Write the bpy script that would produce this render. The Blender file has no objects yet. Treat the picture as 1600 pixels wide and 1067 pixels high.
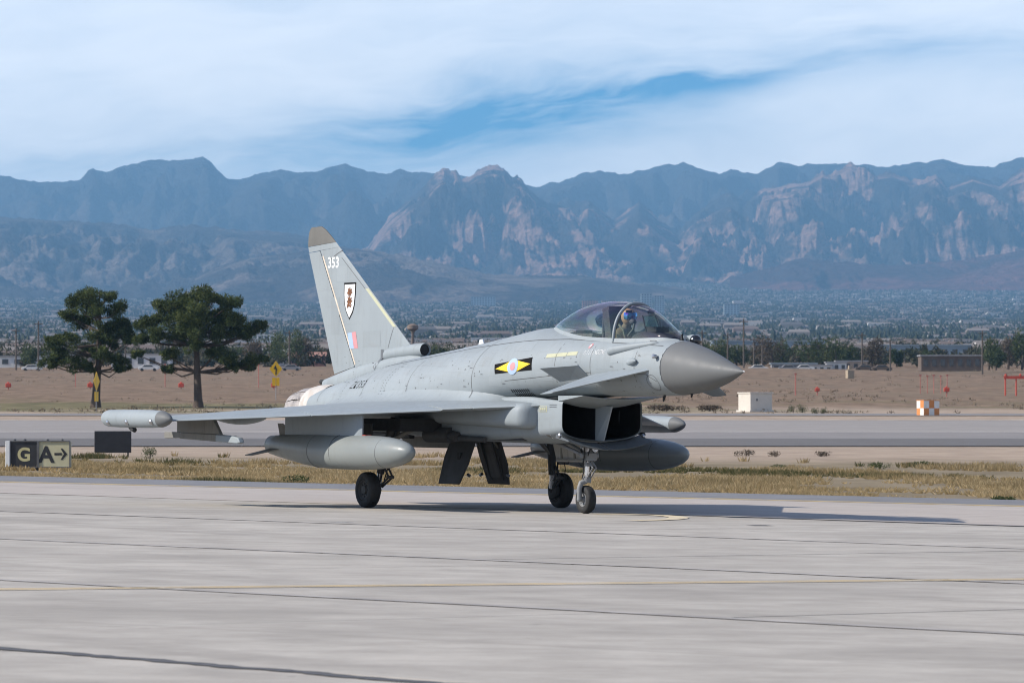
import bpy, bmesh, math, random
import numpy as np
from mathutils import Vector, Matrix, noise
from mathutils.bvhtree import BVHTree

R = math.radians
scene = bpy.context.scene
COL = scene.collection

# ------------------------------------------------------------------ camera
FPX, YH, CH = 7720.0, 645.0, 1.74          # focal length in photo pixels, horizon row, eye height
cam_d = bpy.data.cameras.new('camera')
cam_d.sensor_width = 36.0
cam_d.lens = FPX / 1600.0 * 36.0
cam_d.clip_start = 1.0
cam_d.clip_end = 90000.0
cam_d.dof.use_dof = True
cam_d.dof.focus_distance = 86.0
cam_d.dof.aperture_fstop = 8.0
cam = bpy.data.objects.new('camera', cam_d)
COL.objects.link(cam)
cam.location = (0, 0, CH)
cam.rotation_euler = (R(90) + math.atan((YH - 533.5) / FPX), 0, 0)
scene.camera = cam

# ------------------------------------------------------------------ sky, sun, exposure
SUN_EL = R(34.0)
SUN_DIR = Vector((-0.994 * math.cos(SUN_EL), -0.11 * math.cos(SUN_EL), math.sin(SUN_EL)))   # towards the sun
sun_d = bpy.data.lights.new('sun', 'SUN')
sun_d.energy = 5.0
sun_d.angle = R(0.53)
sun_d.color = (1.0, 0.93, 0.84)
sun = bpy.data.objects.new('sun', sun_d)
COL.objects.link(sun)
sun.rotation_euler = SUN_DIR.to_track_quat('Z', 'Y').to_euler()
sun.location = (-40, -20, 60)

world = bpy.data.worlds.new('World')
scene.world = world
world.use_nodes = True
wn = world.node_tree
for n in list(wn.nodes):
    wn.nodes.remove(n)


class NT:
    """small helper to write node trees as expressions"""
    def __init__(self, tree):
        self.t = tree

    def node(self, kind, **kw):
        n = self.t.nodes.new(kind)
        for k, v in kw.items():
            setattr(n, k, v)
        return n

    def put(self, sock, v):
        if hasattr(v, 'is_output'):
            self.t.links.new(v, sock)
        else:
            sock.default_value = v

    def m(self, op, a, b=None, c=None, clamp=False):
        n = self.node('ShaderNodeMath', operation=op)
        n.use_clamp = clamp
        for i, v in enumerate((a, b, c)):
            if v is not None:
                self.put(n.inputs[i], v)
        return n.outputs[0]

    def sstep(self, v, lo, hi):
        n = self.node('ShaderNodeMapRange', interpolation_type='SMOOTHSTEP')
        self.put(n.inputs[0], v)
        n.inputs[1].default_value = lo
        n.inputs[2].default_value = hi
        n.inputs[3].default_value = 0
        n.inputs[4].default_value = 1
        return n.outputs[0]

    def lin(self, v, lo, hi, a=0.0, b=1.0):
        n = self.node('ShaderNodeMapRange')
        self.put(n.inputs[0], v)
        for i, q in enumerate((lo, hi, a, b)):
            n.inputs[i + 1].default_value = q
        return n.outputs[0]

    def noise(self, vec, scale, detail=4, rough=0.55, dist=0.0):
        n = self.node('ShaderNodeTexNoise')
        if vec is not None:
            self.put(n.inputs['Vector'], vec)
        n.inputs['Scale'].default_value = scale
        n.inputs['Detail'].default_value = detail
        n.inputs['Roughness'].default_value = rough
        n.inputs['Distortion'].default_value = dist
        return n.outputs['Fac']

    def mix(self, f, a, b, blend='MIX'):
        n = self.node('ShaderNodeMix', data_type='RGBA', blend_type=blend)
        self.put(n.inputs[0], f)
        for i, v in ((6, a), (7, b)):
            if not hasattr(v, 'is_output') and len(v) == 3:
                v = (*v, 1)
            self.put(n.inputs[i], v)
        return n.outputs[2]

    def comb(self, x, y, z):
        n = self.node('ShaderNodeCombineXYZ')
        for i, v in enumerate((x, y, z)):
            self.put(n.inputs[i], v)
        return n.outputs[0]

    def sep(self, v):
        n = self.node('ShaderNodeSeparateXYZ')
        self.put(n.inputs[0], v)
        return n.outputs

    def mapping(self, v, scale=(1, 1, 1), rot=(0, 0, 0), loc=(0, 0, 0)):
        n = self.node('ShaderNodeMapping')
        self.put(n.inputs[0], v)
        n.inputs[1].default_value = loc
        n.inputs[2].default_value = rot
        n.inputs[3].default_value = scale
        return n.outputs[0]


W = NT(wn)
sky = W.node('ShaderNodeTexSky', sky_type='NISHITA')
sky.sun_disc = False
sky.sun_elevation = SUN_EL
sky.sun_rotation = math.atan2(SUN_DIR.x, SUN_DIR.y)
sky.altitude = 600
sky.air_density = 1.0
sky.dust_density = 0.3
sky.ozone_density = 2.5
tc = W.node('ShaderNodeTexCoord')
dx, dy, dz = W.sep(tc.outputs['Generated'])
az = W.m('MULTIPLY', W.m('ARCTAN2', dx, dy), 180 / math.pi)          # degrees right of the view axis
el = W.m('MULTIPLY', W.m('ARCSINE', dz), 180 / math.pi)
# thin streaky cirrus: warped noise, drawn out sideways
warp = W.noise(W.comb(W.m('MULTIPLY', az, .35), W.m('MULTIPLY', el, .9), 3.1), 1.0, 3, .5)
el2 = W.m('ADD', W.m('ADD', el, W.m('MULTIPLY', W.m('SUBTRACT', warp, .5), 1.1)), W.m('MULTIPLY', az, -.10))
streak = W.noise(W.comb(W.m('MULTIPLY', az, .16), W.m('MULTIPLY', el2, .75), 7.7), 1.0, 5, .55)
fine = W.noise(W.comb(W.m('MULTIPLY', az, .8), W.m('MULTIPLY', el2, 4.0), 1.3), 1.0, 5, .6)


def blob(a0, e0, ra, re, k=0.0):
    """soft opening in the cloud sheet around azimuth a0, elevation e0 (degrees)"""
    u = W.m('DIVIDE', W.m('SUBTRACT', az, a0), ra)
    v = W.m('DIVIDE', W.m('SUBTRACT', W.m('SUBTRACT', W.m('ADD', W.m('ADD', el, W.m('MULTIPLY', W.m('SUBTRACT', fine, .5), .28)), W.m('MULTIPLY', W.m('SUBTRACT', warp, .5), .5)), e0),
                          W.m('MULTIPLY', W.m('SUBTRACT', az, a0), k)), re)
    r2 = W.m('ADD', W.m('MULTIPLY', u, u), W.m('MULTIPLY', v, v))
    return W.m('EXPONENT', W.m('MULTIPLY', r2, -1.0))


gap = W.m('MULTIPLY', W.sstep(streak, .60, .40), .22)
for b, wgt in ((blob(0.5, 3.50, 2.5, .50, .05), .64), (blob(4.7, 4.15, 2.0, .34, .05), .58), (blob(2.2, 3.75, 1.3, .13, .07), .35),
               (blob(-1.2, 3.05, 2.2, .55, .05), .36), (blob(-4.6, 2.7, 3.4, .40, .0), .30)):
    gap = W.m('ADD', gap, W.m('MULTIPLY', b, wgt))
gap = W.m('MULTIPLY', gap, W.lin(fine, .3, .7, 1.18, .8), clamp=True)
gap = W.m('MINIMUM', gap, 1.0)
# a thin sheet: the lower one looks, the more of it the line of sight crosses
depth = W.m('DIVIDE', .085, W.m('MAXIMUM', dz, .02))
cloud = W.m('SUBTRACT', 1.0, W.m('EXPONENT', W.m('MULTIPLY', W.m('MULTIPLY', W.m('SUBTRACT', 1.0, gap), depth), -1.0)))
blue = W.mix(1.0, sky.outputs[0], (0.22, 1.02, 1.85, 1), 'MULTIPLY')
sk = W.mix(cloud, blue, W.mix(fine, (24.5, 23.2, 22.0, 1), (30.0, 28.0, 26.2, 1)))
bg = W.node('ShaderNodeBackground')
wn.links.new(sk, bg.inputs[0])
bg.inputs[1].default_value = 0.05
wo = W.node('ShaderNodeOutputWorld')
wn.links.new(bg.outputs[0], wo.inputs[0])

vs = scene.view_settings
vs.view_transform = 'Standard'
vs.look = 'None'
vs.exposure = 0.5
vs.gamma = 1.0
vs.use_curve_mapping = False
scene.cycles.use_denoising = True
scene.cycles.filter_width = 1.05
scene.cycles.max_bounces = 6
scene.cycles.diffuse_bounces = 3
scene.cycles.transparent_max_bounces = 12
scene.cycles.volume_bounces = 0
scene.cycles.caustics_reflective = False
scene.cycles.caustics_refractive = False

# ------------------------------------------------------------------ materials
MATS = {}


def material(name, col, rough=.6, metal=0.0, var=.12, vscale=3.0, detail=5, bump=0.0, bscale=40.0, spec=.4, col2=None, mixscale=None, coat=0.0):
    """plain procedural surface: base colour broken up by noise, optional second colour in patches, fine relief"""
    if name in MATS:
        return MATS[name]
    m = bpy.data.materials.new(name)
    m.use_nodes = True
    t = NT(m.node_tree)
    p = m.node_tree.nodes['Principled BSDF']
    tcn = t.node('ShaderNodeTexCoord').outputs['Object']
    f = t.noise(tcn, vscale, detail, .6)
    a = tuple(max(0, c * (1 - var)) for c in col)
    b = tuple(min(1, c * (1 + var)) for c in col)
    c = t.mix(t.lin(f, .3, .7), a, b)
    if col2 is not None:
        g = t.noise(tcn, mixscale or vscale * .4, 6, .6)
        c = t.mix(t.sstep(g, .5, .62), c, col2)
    m.node_tree.links.new(c, p.inputs['Base Color'])
    p.inputs['Metallic'].default_value = metal
    p.inputs['Specular IOR Level'].default_value = spec
    t.put(p.inputs['Roughness'], t.lin(t.noise(tcn, vscale * 2.3, 3), .3, .7, max(0, rough - .07), min(1, rough + .07)))
    p.inputs['Coat Weight'].default_value = coat
    if bump:
        bn = t.node('ShaderNodeBump')
        bn.inputs['Strength'].default_value = bump
        bn.inputs['Distance'].default_value = .02
        t.put(bn.inputs['Height'], t.noise(tcn, bscale, 4))
        m.node_tree.links.new(bn.outputs[0], p.inputs['Normal'])
    MATS[name] = m
    return m


# ------------------------------------------------------------------ mesh helpers
class MB:
    """collects vertices and faces, then links them as ONE mesh object"""
    def __init__(self):
        self.v, self.f = [], []

    def add(self, verts, faces):
        o = len(self.v)
        self.v += [tuple(p) for p in verts]
        self.f += [tuple(i + o for i in q) for q in faces]
        return self

    def box(self, c, s, rot=None):
        x, y, z = s[0] / 2, s[1] / 2, s[2] / 2
        vs_ = [Vector((i * x, j * y, k * z)) for i in (-1, 1) for j in (-1, 1) for k in (-1, 1)]
        if rot is not None:
            vs_ = [rot @ p for p in vs_]
        vs_ = [p + Vector(c) for p in vs_]
        return self.add(vs_, [(0, 1, 3, 2), (4, 6, 7, 5), (0, 4, 5, 1), (2, 3, 7, 6), (0, 2, 6, 4), (1, 5, 7, 3)])

    def rings(self, rings, closed=True, cap0=True, cap1=True):
        n = len(rings[0])
        vs_, fs = [], []
        for r in rings:
            vs_ += list(r)
        for i in range(len(rings) - 1):
            for j in range(n if closed else n - 1):
                a, b = i * n + j, i * n + (j + 1) % n
                fs.append((a, b, b + n, a + n))
        if closed and cap0:
            fs.append(tuple(reversed(range(n))))
        if closed and cap1:
            fs.append(tuple((len(rings) - 1) * n + j for j in range(n)))
        return self.add(vs_, fs)

    def tube(self, pts, rad, n=10, cap=True):
        pts = [Vector(p) for p in pts]
        if not hasattr(rad, '__len__'):
            rad = [rad] * len(pts)
        rs = []
        ref = None
        for i, p in enumerate(pts):
            d = (pts[min(i + 1, len(pts) - 1)] - pts[max(i - 1, 0)]).normalized()
            if ref is None:
                ref = d.orthogonal().normalized()
            ref = (ref - d * ref.dot(d)).normalized()
            b = d.cross(ref)
            rs.append([p + float(rad[i]) * (math.cos(2 * math.pi * k / n) * ref + math.sin(2 * math.pi * k / n) * b) for k in range(n)])
        return self.rings(rs, True, cap, cap)

    def lathe(self, org, axis, prof, n=24, cap=True):
        """prof: (distance along axis, radius)"""
        ax = Vector(axis).normalized()
        u = ax.orthogonal().normalized()
        w = ax.cross(u)
        rs = [[Vector(org) + ax * float(t) + float(r) * (math.cos(2 * math.pi * k / n) * u + math.sin(2 * math.pi * k / n) * w) for k in range(n)] for t, r in prof]
        return self.rings(rs, True, cap, cap)

    def slab(self, poly, off):
        """polygon (list of 3D points) thickened by the vector off"""
        n = len(poly)
        o = Vector(off)
        vs_ = [Vector(p) for p in poly] + [Vector(p) + o for p in poly]
        fs = [tuple(reversed(range(n))), tuple(range(n, 2 * n))]
        fs += [(i, (i + 1) % n, n + (i + 1) % n, n + i) for i in range(n)]
        return self.add(vs_, fs)

    def build(self, name, mat, parent=None, smooth=40, bevel=0.0):
        me = bpy.data.meshes.new(name)
        me.from_pydata(self.v, [], self.f)
        bm = bmesh.new()
        bm.from_mesh(me)
        bmesh.ops.recalc_face_normals(bm, faces=bm.faces)
        bm.to_mesh(me)
        bm.free()
        if mat is not None:
            for mm in (mat if isinstance(mat, (list, tuple)) else [mat]):
                me.materials.append(mm)
        if smooth:
            me.polygons.foreach_set('use_smooth', [True] * len(me.polygons))
            me.set_sharp_from_angle(angle=R(smooth))
        o = bpy.data.objects.new(name, me)
        COL.objects.link(o)
        if parent is not None:
            o.parent = parent
        if bevel:
            b = o.modifiers.new('bevel', 'BEVEL')
            b.width = bevel
            b.segments = 2
            b.limit_method = 'ANGLE'
        return o


def tag(o, label=None, cat=None, group=None, kind=None):
    if label:
        o['label'] = label
    if cat:
        o['category'] = cat
    if group:
        o['group'] = group
    if kind:
        o['kind'] = kind
    return o


def empty(name, loc=(0, 0, 0), rz=0.0):
    o = bpy.data.objects.new(name, None)
    o.empty_display_size = .5
    COL.objects.link(o)
    o.location = loc
    o.rotation_euler = (0, 0, rz)
    return o


# ------------------------------------------------------------------ the lie of the land
TILT = R(0.68)                               # crossfall of the apron
PROF_D = [-400, 0, 268, 420, 470, 500, 800, 1150, 1500, 2300, 4000, 9000, 14000, 18000, 30000]
PROF_Z = [0, 0, 0, 1.36, 1.95, 2.25, 6.4, 12.2, 18.3, 31.0, 59.0, 171.0, 318.0, 480.0, 900.0]


def fade(d):
    t = min(1, max(0, (d - 130) / 130))
    return 1 - t * t * (3 - 2 * t)


def gz(x, d):
    """height of the apron / terrain surface at x (right), d (away)"""
    return float(np.interp(d, PROF_D, PROF_Z)) - math.tan(TILT) * max(-120, min(120, x)) * fade(d)


def at(px, d):
    """x of a photo column at distance d"""
    return (px - 800) / FPX * d


def zat(py, d):
    return CH + (YH - py) / FPX * d

# ------------------------------------------------------------------ ground sheet
def ground_material():
    m = bpy.data.materials.new('desert_ground')
    m.use_nodes = True
    t = NT(m.node_tree)
    p = m.node_tree.nodes['Principled BSDF']
    pos = t.node('ShaderNodeNewGeometry').outputs['Position']
    X, Y, Z = t.sep(pos)
    n1 = t.noise(t.mapping(pos, (.02, .02, .02)), 1.0, 8, .62)
    n2 = t.noise(t.mapping(pos, (.4, .12, .3)), 1.0, 8, .65)
    n3 = t.noise(t.mapping(pos, (.004, .012, .01)), 1.0, 6, .6)
    sand = t.mix(t.lin(n2, .3, .7), (.26, .20, .15), (.38, .30, .225))
    dirt = t.mix(t.lin(n2, .35, .65), (.115, .08, .053), (.235, .163, .108))
    straw = t.mix(t.lin(n2, .3, .7), (.14, .112, .07), (.25, .20, .13))
    green = t.mix(t.lin(n2, .3, .7), (.075, .075, .03), (.17, .15, .07))
    # near: straw grass soil, then sand, runway, then dirt flats with greener stretches
    Yw = t.m('ADD', Y, t.m('MULTIPLY', t.m('SUBTRACT', n1, .5), 60))
    c = t.mix(t.sstep(Yw, 178, 215), straw, sand)
    c = t.mix(t.sstep(Yw, 470, 540), c, dirt)
    gpatch = t.m('MULTIPLY', t.sstep(n1, .47, .6), t.m('MULTIPLY', t.sstep(Y, 430, 480), t.sstep(Y, 620, 520)))
    c = t.mix(t.m('MULTIPLY', gpatch, .85), c, green)
    gleft = t.m('MULTIPLY', t.m('MULTIPLY', t.sstep(Y, 478, 498), t.sstep(Y, 545, 520)), t.sstep(X, -16, -26))
    c = t.mix(t.m('MULTIPLY', gleft, .8), c, green)
    scrub = t.sstep(n3, .5, .62)
    c = t.mix(t.m('MULTIPLY', scrub, t.m('MULTIPLY', t.sstep(Y, 560, 700), .5)), c, (.16, .125, .085))
    far = t.mix(t.lin(n3, .35, .65), (.045, .045, .038), (.085, .078, .066))
    c = t.mix(t.sstep(Y, 1200, 1700), c, far)
    foot = t.mix(t.lin(n3, .35, .65), (.05, .046, .04), (.11, .095, .08))
    c = t.mix(t.sstep(Y, 10500, 13500), c, foot)
    m.node_tree.links.new(c, p.inputs['Base Color'])
    p.inputs['Roughness'].default_value = .95
    p.inputs['Specular IOR Level'].default_value = .1
    b = t.node('ShaderNodeBump')
    b.inputs['Strength'].default_value = .5
    b.inputs['Distance'].default_value = .15
    t.put(b.inputs['Height'], n2)
    m.node_tree.links.new(b.outputs[0], p.inputs['Normal'])
    return m


rows = [-400, -200, -100, -40, 0, 20, 40, 60, 80, 100, 115, 130, 145, 160, 175, 190, 210, 230, 260, 268, 285, 300, 330, 360, 390, 420, 445, 470, 500,
        540, 600, 660, 720, 800, 900, 1000, 1150, 1300, 1500, 1900, 2300, 3000, 4000, 5500, 7000, 9000, 11000, 14000, 16000, 18000, 21000, 25000]
NC = 96
gb = MB()
gv, gf = [], []
for i, d in enumerate(rows):
    wdt = 160 + max(0, d) * .24
    for j in range(NC + 1):
        k = j / NC * 2 - 1
        x = wdt * (k * .35 + .65 * k ** 3)
        rough = 0
        if d > 440:
            rough = (noise.noise(Vector((x * .012, d * .006, 2.2)))) * min(2.2, (d - 440) * .004)
        gv.append((x, d, gz(x, d) - .1 + rough))
for i in range(len(rows) - 1):
    for j in range(NC):
        a = i * (NC + 1) + j
        gf.append((a, a + 1, a + NC + 2, a + NC + 1))
gb.add(gv, gf)
ground = tag(gb.build('ground', ground_material()), kind='structure')

# ------------------------------------------------------------------ paved surfaces
UB = Vector((.687, -.726))                 # run of the slab lanes
NB = Vector((.726, .687))


def concrete_material(name, c1, c2, dark, streaks=.55, seed=0.0):
    m = bpy.data.materials.new(name)
    m.use_nodes = True
    t = NT(m.node_tree)
    p = m.node_tree.nodes['Principled BSDF']
    pos = t.node('ShaderNodeNewGeometry').outputs['Position']
    rnd = t.node('ShaderNodeObjectInfo').outputs['Random']
    big = t.noise(t.mapping(pos, (.16, .16, 1), loc=(seed, 0, 0)), 1.0, 6, .6)
    mid = t.noise(t.mapping(pos, (.9, .9, 1)), 1.0, 7, .65)
    fin_ = t.noise(t.mapping(pos, (14, 14, 14)), 1.0, 5, .7)
    c = t.mix(t.lin(mid, .32, .66), c1, c2)
    c = t.mix(t.m('MULTIPLY', t.sstep(big, .45, .72), streaks), c, dark)
    # rubbed-in tyre tracks: long bands along the taxi direction
    run = t.mapping(pos, (1, 1, 1), (0, 0, R(58)))
    trk = t.noise(t.mapping(run, (.018, .55, 1)), 1.0, 4, .55)
    c = t.mix(t.m('MULTIPLY', t.sstep(trk, .55, .72), .45), c, dark)
    trk2 = t.noise(t.mapping(t.mapping(pos, (1, 1, 1), (0, 0, R(40))), (.03, 1.1, 1)), 1.0, 4, .6)
    c = t.mix(t.m('MULTIPLY', t.sstep(trk2, .6, .75), .3), c, dark)
    spot = t.noise(t.mapping(pos, (3.2, 3.2, 1)), 1.0, 3, .5)
    c = t.mix(t.m('MULTIPLY', t.sstep(spot, .70, .76), .5), c, tuple(q * .55 for q in dark))
    c = t.mix(t.lin(fin_, .2, .8, 0, .35), c, tuple(q * .8 for q in c1))
    c = t.mix(t.lin(rnd, 0, 1, 0, .16), c, tuple(q * .72 for q in c1))
    m.node_tree.links.new(c, p.inputs['Base Color'])
    p.inputs['Roughness'].default_value = .85
    p.inputs['Specular IOR Level'].default_value = .25
    b = t.node('ShaderNodeBump')
    b.inputs['Strength'].default_value = .35
    b.inputs['Distance'].default_value = .01
    t.put(b.inputs['Height'], fin_)
    m.node_tree.links.new(b.outputs[0], p.inputs['Normal'])
    return m


M_SLAB = concrete_material('apron_concrete', (.315, .288, .25), (.475, .438, .382), (.225, .205, .178))
M_BEIGE = concrete_material('beige_concrete', (.36, .32, .28), (.44, .39, .345), (.27, .24, .22), .3, 5)
M_SHOULDER = concrete_material('shoulder_asphalt', (.155, .155, .16), (.22, .218, .22), (.11, .11, .115), .4, 9)
M_FILL = material('joint_filler', (.23, .21, .184), .85, var=.25, vscale=3)
M_SEAL = material('joint_sealant', (.075, .073, .072), .8, var=.3, vscale=8)


def gsheet(poly_fn, name, mat, lift, n=24):
    """a sheet draped on the land: poly_fn(k, side) gives the two long edges"""
    b = MB()
    vs_, fs = [], []
    for i in range(n + 1):
        for sd in (0, 1):
            x, d = poly_fn(i / n, sd)
            vs_.append((x, d, gz(x, d) + lift))
    for i in range(n):
        fs.append((2 * i, 2 * i + 2, 2 * i + 3, 2 * i + 1))
    b.add(vs_, fs)
    return tag(b.build(name, mat), kind='structure')


def lane_pt(off, t):
    """point on the lane line n.p = off at run t"""
    p = NB * off + UB * t
    return p.x, p.y


# lane edges as offsets along NB; joint strips show between the slabs
OFFS = [-20.0, -8.5, 3.0, 12.3, 21.7, 30.5, 39.9, 50.5, 61.1]
apron = gsheet(lambda k, sd: lane_pt(OFFS[0] if sd == 0 else OFFS[-1], -120 + 160 * k), 'apron', M_FILL, -.009, 40)
rnd = random.Random(4)
for i in range(len(OFFS) - 1):
    o0, o1 = OFFS[i] + .02, OFFS[i + 1] - .02
    if i == len(OFFS) - 2:
        o1 = OFFS[i + 1]
    t = -112.0 + rnd.random() * 4
    while t < 36:
        L = 11.5
        t1 = t + L - .03
        cx, cy = lane_pt((o0 + o1) / 2, (t + t1) / 2)
        hw = 14 + max(0, cy) * .15
        if abs(cx) < hw + 8 and 12 < cy < 140:
            b = MB()
            p4 = [lane_pt(o0, t), lane_pt(o1, t), lane_pt(o1, t1), lane_pt(o0, t1)]
            # split each slab so that it follows the crossfall
            top = [(x, d, gz(x, d) + rnd.uniform(-.002, .002)) for x, d in p4]
            b.add(top + [(x, y, z - .06) for x, y, z in top], [(0, 1, 2, 3), (0, 4, 5, 1), (1, 5, 6, 2), (2, 6, 7, 3), (3, 7, 4, 0)])
            b.build('concrete_slab', M_SLAB, apron, smooth=0)
        t += L


def line_pt(p, u, t):
    return p[0] + u[0] * t, p[1] + u[1] * t


B1, U1 = (-10.35, 99.9), (.687, -.726)
B2, U2 = (-11.95, 115.3), (.808, -.589)
B3, U3 = (-13.07, 126.0), (.786, -.618)
gsheet(lambda k, sd: line_pt(B1 if sd == 0 else B2, U1 if sd == 0 else U2, -42 + 100 * k), 'taxiway_strip', M_BEIGE, .004, 40)
gsheet(lambda k, sd: line_pt(B2 if sd == 0 else B3, U2 if sd == 0 else U3, -42 + 100 * k), 'taxiway_shoulder', M_SHOULDER, -.012, 40)

M_YELLOW = material('line_yellow', (.50, .36, .13), .8, var=.25, vscale=2.0, col2=(.40, .34, .26), mixscale=1.2)
M_WHITE = material('line_white', (.62, .60, .56), .8, var=.2, vscale=2.0, col2=(.42, .40, .38), mixscale=2)
M_CREAM = material('line_cream', (.60, .50, .33), .8, var=.2, vscale=2.0, col2=(.42, .38, .33), mixscale=2)


M_LEAD = material('lead_line_yellow', (.52, .37, .15), .8, var=.2, vscale=2.0, col2=(.50, .40, .24), mixscale=1.2)


def strip(name, pts, w, mat, lift):
    b = MB()
    vs_, fs = [], []
    for i, p in enumerate(pts):
        a, c = pts[max(0, i - 1)], pts[min(len(pts) - 1, i + 1)]
        d = Vector((c[0] - a[0], c[1] - a[1])).normalized()
        n_ = Vector((-d.y, d.x)) * w / 2
        for s_ in (-1, 1):
            x, y = p[0] + n_.x * s_, p[1] + n_.y * s_
            vs_.append((x, y, gz(x, y) + lift))
    for i in range(len(pts) - 1):
        fs.append((2 * i, 2 * i + 2, 2 * i + 3, 2 * i + 1))
    b.add(vs_, fs)
    return tag(b.build(name, mat), kind='structure')


def seg(p, q, n=24):
    return [(p[0] + (q[0] - p[0]) * i / n, p[1] + (q[1] - p[1]) * i / n) for i in range(n + 1)]


strip('taxiway_edge_line', [line_pt((B2[0] + .5, B2[1] - 1.2), U2, -40 + 90 * i / 40) for i in range(41)], .42, M_YELLOW, .009)
strip('taxiway_edge_line', [line_pt((B2[0] + .1, B2[1] - .1), U2, -40 + 90 * i / 40) for i in range(41)], .15, M_YELLOW, .009)
for k in (0, .28):
    strip('lead_line', seg((-7.3, 45.4 + k), (8.5, 55.3 + k)), .10, M_LEAD, .008)
strip('lane_joint', seg(lane_pt(61.1, -60), lane_pt(61.1, 40)), .30, M_SEAL, .008)


def px_ground(px, py):
    """apron point seen at a photo pixel (used for the painted marks)"""
    v = py - YH - math.tan(TILT) * (px - 800)
    d = FPX * CH / v
    return at(px, d), d


crack = [(-6.2, 38.6), (-4.6, 36.7), (-3.7, 35.65), (-2.9, 34.7), (-2.0, 33.55), (-1.2, 32.6), (-.4, 31.6), (.8, 30.2), (2.2, 28.5)]
dense = []
for (a_, b_) in zip(crack[:-1], crack[1:]):
    for k in range(12):
        q = k / 12
        j_ = .06 * noise.noise(Vector((a_[0] * 3 + q * 5, a_[1], 0)))
        dense.append((a_[0] + (b_[0] - a_[0]) * q + j_, a_[1] + (b_[1] - a_[1]) * q + j_))
strip('tar_seal', dense, .20, M_SEAL, .006)
M_STAIN = material('joint_stain', (.29, .268, .243), .85, var=.25, vscale=1.5, col2=(.37, .342, .31), mixscale=.8)
for off, w_ in ((12.3, .14), (30.5, .24), (39.9, .24), (50.5, .2)):
    pts_ = []
    for k in range(90):
        q = lane_pt(off + .10 * noise.noise(Vector((k * .37, off, 0))), -70 + 105 * k / 89)
        pts_.append(q)
    strip('joint_stain', pts_, w_, M_STAIN, .006)
arc = [px_ground(*p) for p in ((930, 803.5), (975, 803.8), (1010, 804.6), (1035, 805.6), (1052, 807.0), (1061, 808.6), (1058, 810.2), (1045, 811.6), (1020, 812.8), (990, 813.6))]
strip('painted_curve', arc, .34, M_CREAM, .010)
strip('painted_dash', [px_ground(525, 815.4), px_ground(541, 816.1)], .35, M_WHITE, .008)
strip('painted_dash', [px_ground(1180, 820.5), px_ground(1194, 821.4)], .35, M_SEAL, .008)

M_RWY = concrete_material('runway_asphalt', (.24, .218, .198), (.30, .275, .25), (.19, .172, .157), .3, 2)
M_RWY2 = concrete_material('runway_dark', (.115, .107, .10), (.155, .145, .137), (.09, .085, .08), .3, 3)
M_RWY3 = concrete_material('runway_grey', (.195, .18, .168), (.25, .23, .215), (.16, .148, .14), .3, 4)


M_FAINT = material('faded_line', (.38, .35, .315), .85, var=.15, vscale=.5)


def band(name, d0, d1, mat, lift, slope=0.0):
    def fn(k, sd):
        x = -260 + 520 * k
        return x, (d0 if sd == 0 else d1) + slope * x
    return gsheet(fn, name, mat, lift, 40)


band('runway_shoulder', 268, 297, M_RWY2, -.05)
band('runway_edge', 297, 326, M_RWY3, -.05)
band('runway', 326, 400, M_RWY, -.05)
band('runway_line', 326.5, 329.5, M_FAINT, -.04)
band('runway_line', 403.5, 406, M_FAINT, -.04)
band('service_road', 437, 452, M_RWY3, -.05)


# ------------------------------------------------------------------ hills and mountains
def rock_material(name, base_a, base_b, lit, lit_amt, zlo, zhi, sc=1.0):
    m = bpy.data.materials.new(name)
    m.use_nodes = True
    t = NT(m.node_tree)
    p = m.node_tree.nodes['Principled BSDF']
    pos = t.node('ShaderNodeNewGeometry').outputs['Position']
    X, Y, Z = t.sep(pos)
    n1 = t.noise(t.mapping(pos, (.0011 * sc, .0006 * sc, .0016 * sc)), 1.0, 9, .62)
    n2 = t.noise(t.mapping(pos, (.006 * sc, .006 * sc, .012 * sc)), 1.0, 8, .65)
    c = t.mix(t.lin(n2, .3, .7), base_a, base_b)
    # pale and red sandstone by height, in patches that also paint sunlit faces
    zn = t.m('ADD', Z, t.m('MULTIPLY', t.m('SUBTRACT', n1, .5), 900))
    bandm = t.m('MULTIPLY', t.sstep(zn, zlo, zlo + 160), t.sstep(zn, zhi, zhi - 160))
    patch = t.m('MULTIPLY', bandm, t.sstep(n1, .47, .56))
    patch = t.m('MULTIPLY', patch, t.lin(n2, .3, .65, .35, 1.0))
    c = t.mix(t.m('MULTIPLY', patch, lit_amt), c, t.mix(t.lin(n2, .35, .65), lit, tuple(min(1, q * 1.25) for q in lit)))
    m.node_tree.links.new(c, p.inputs['Base Color'])
    p.inputs['Roughness'].default_value = .95
    p.inputs['Specular IOR Level'].default_value = .05
    b = t.node('ShaderNodeBump')
    b.inputs['Strength'].default_value = 1.0
    b.inputs['Distance'].default_value = 130
    t.put(b.inputs['Height'], n2)
    m.node_tree.links.new(b.outputs[0], p.inputs['Normal'])
    return m


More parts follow.
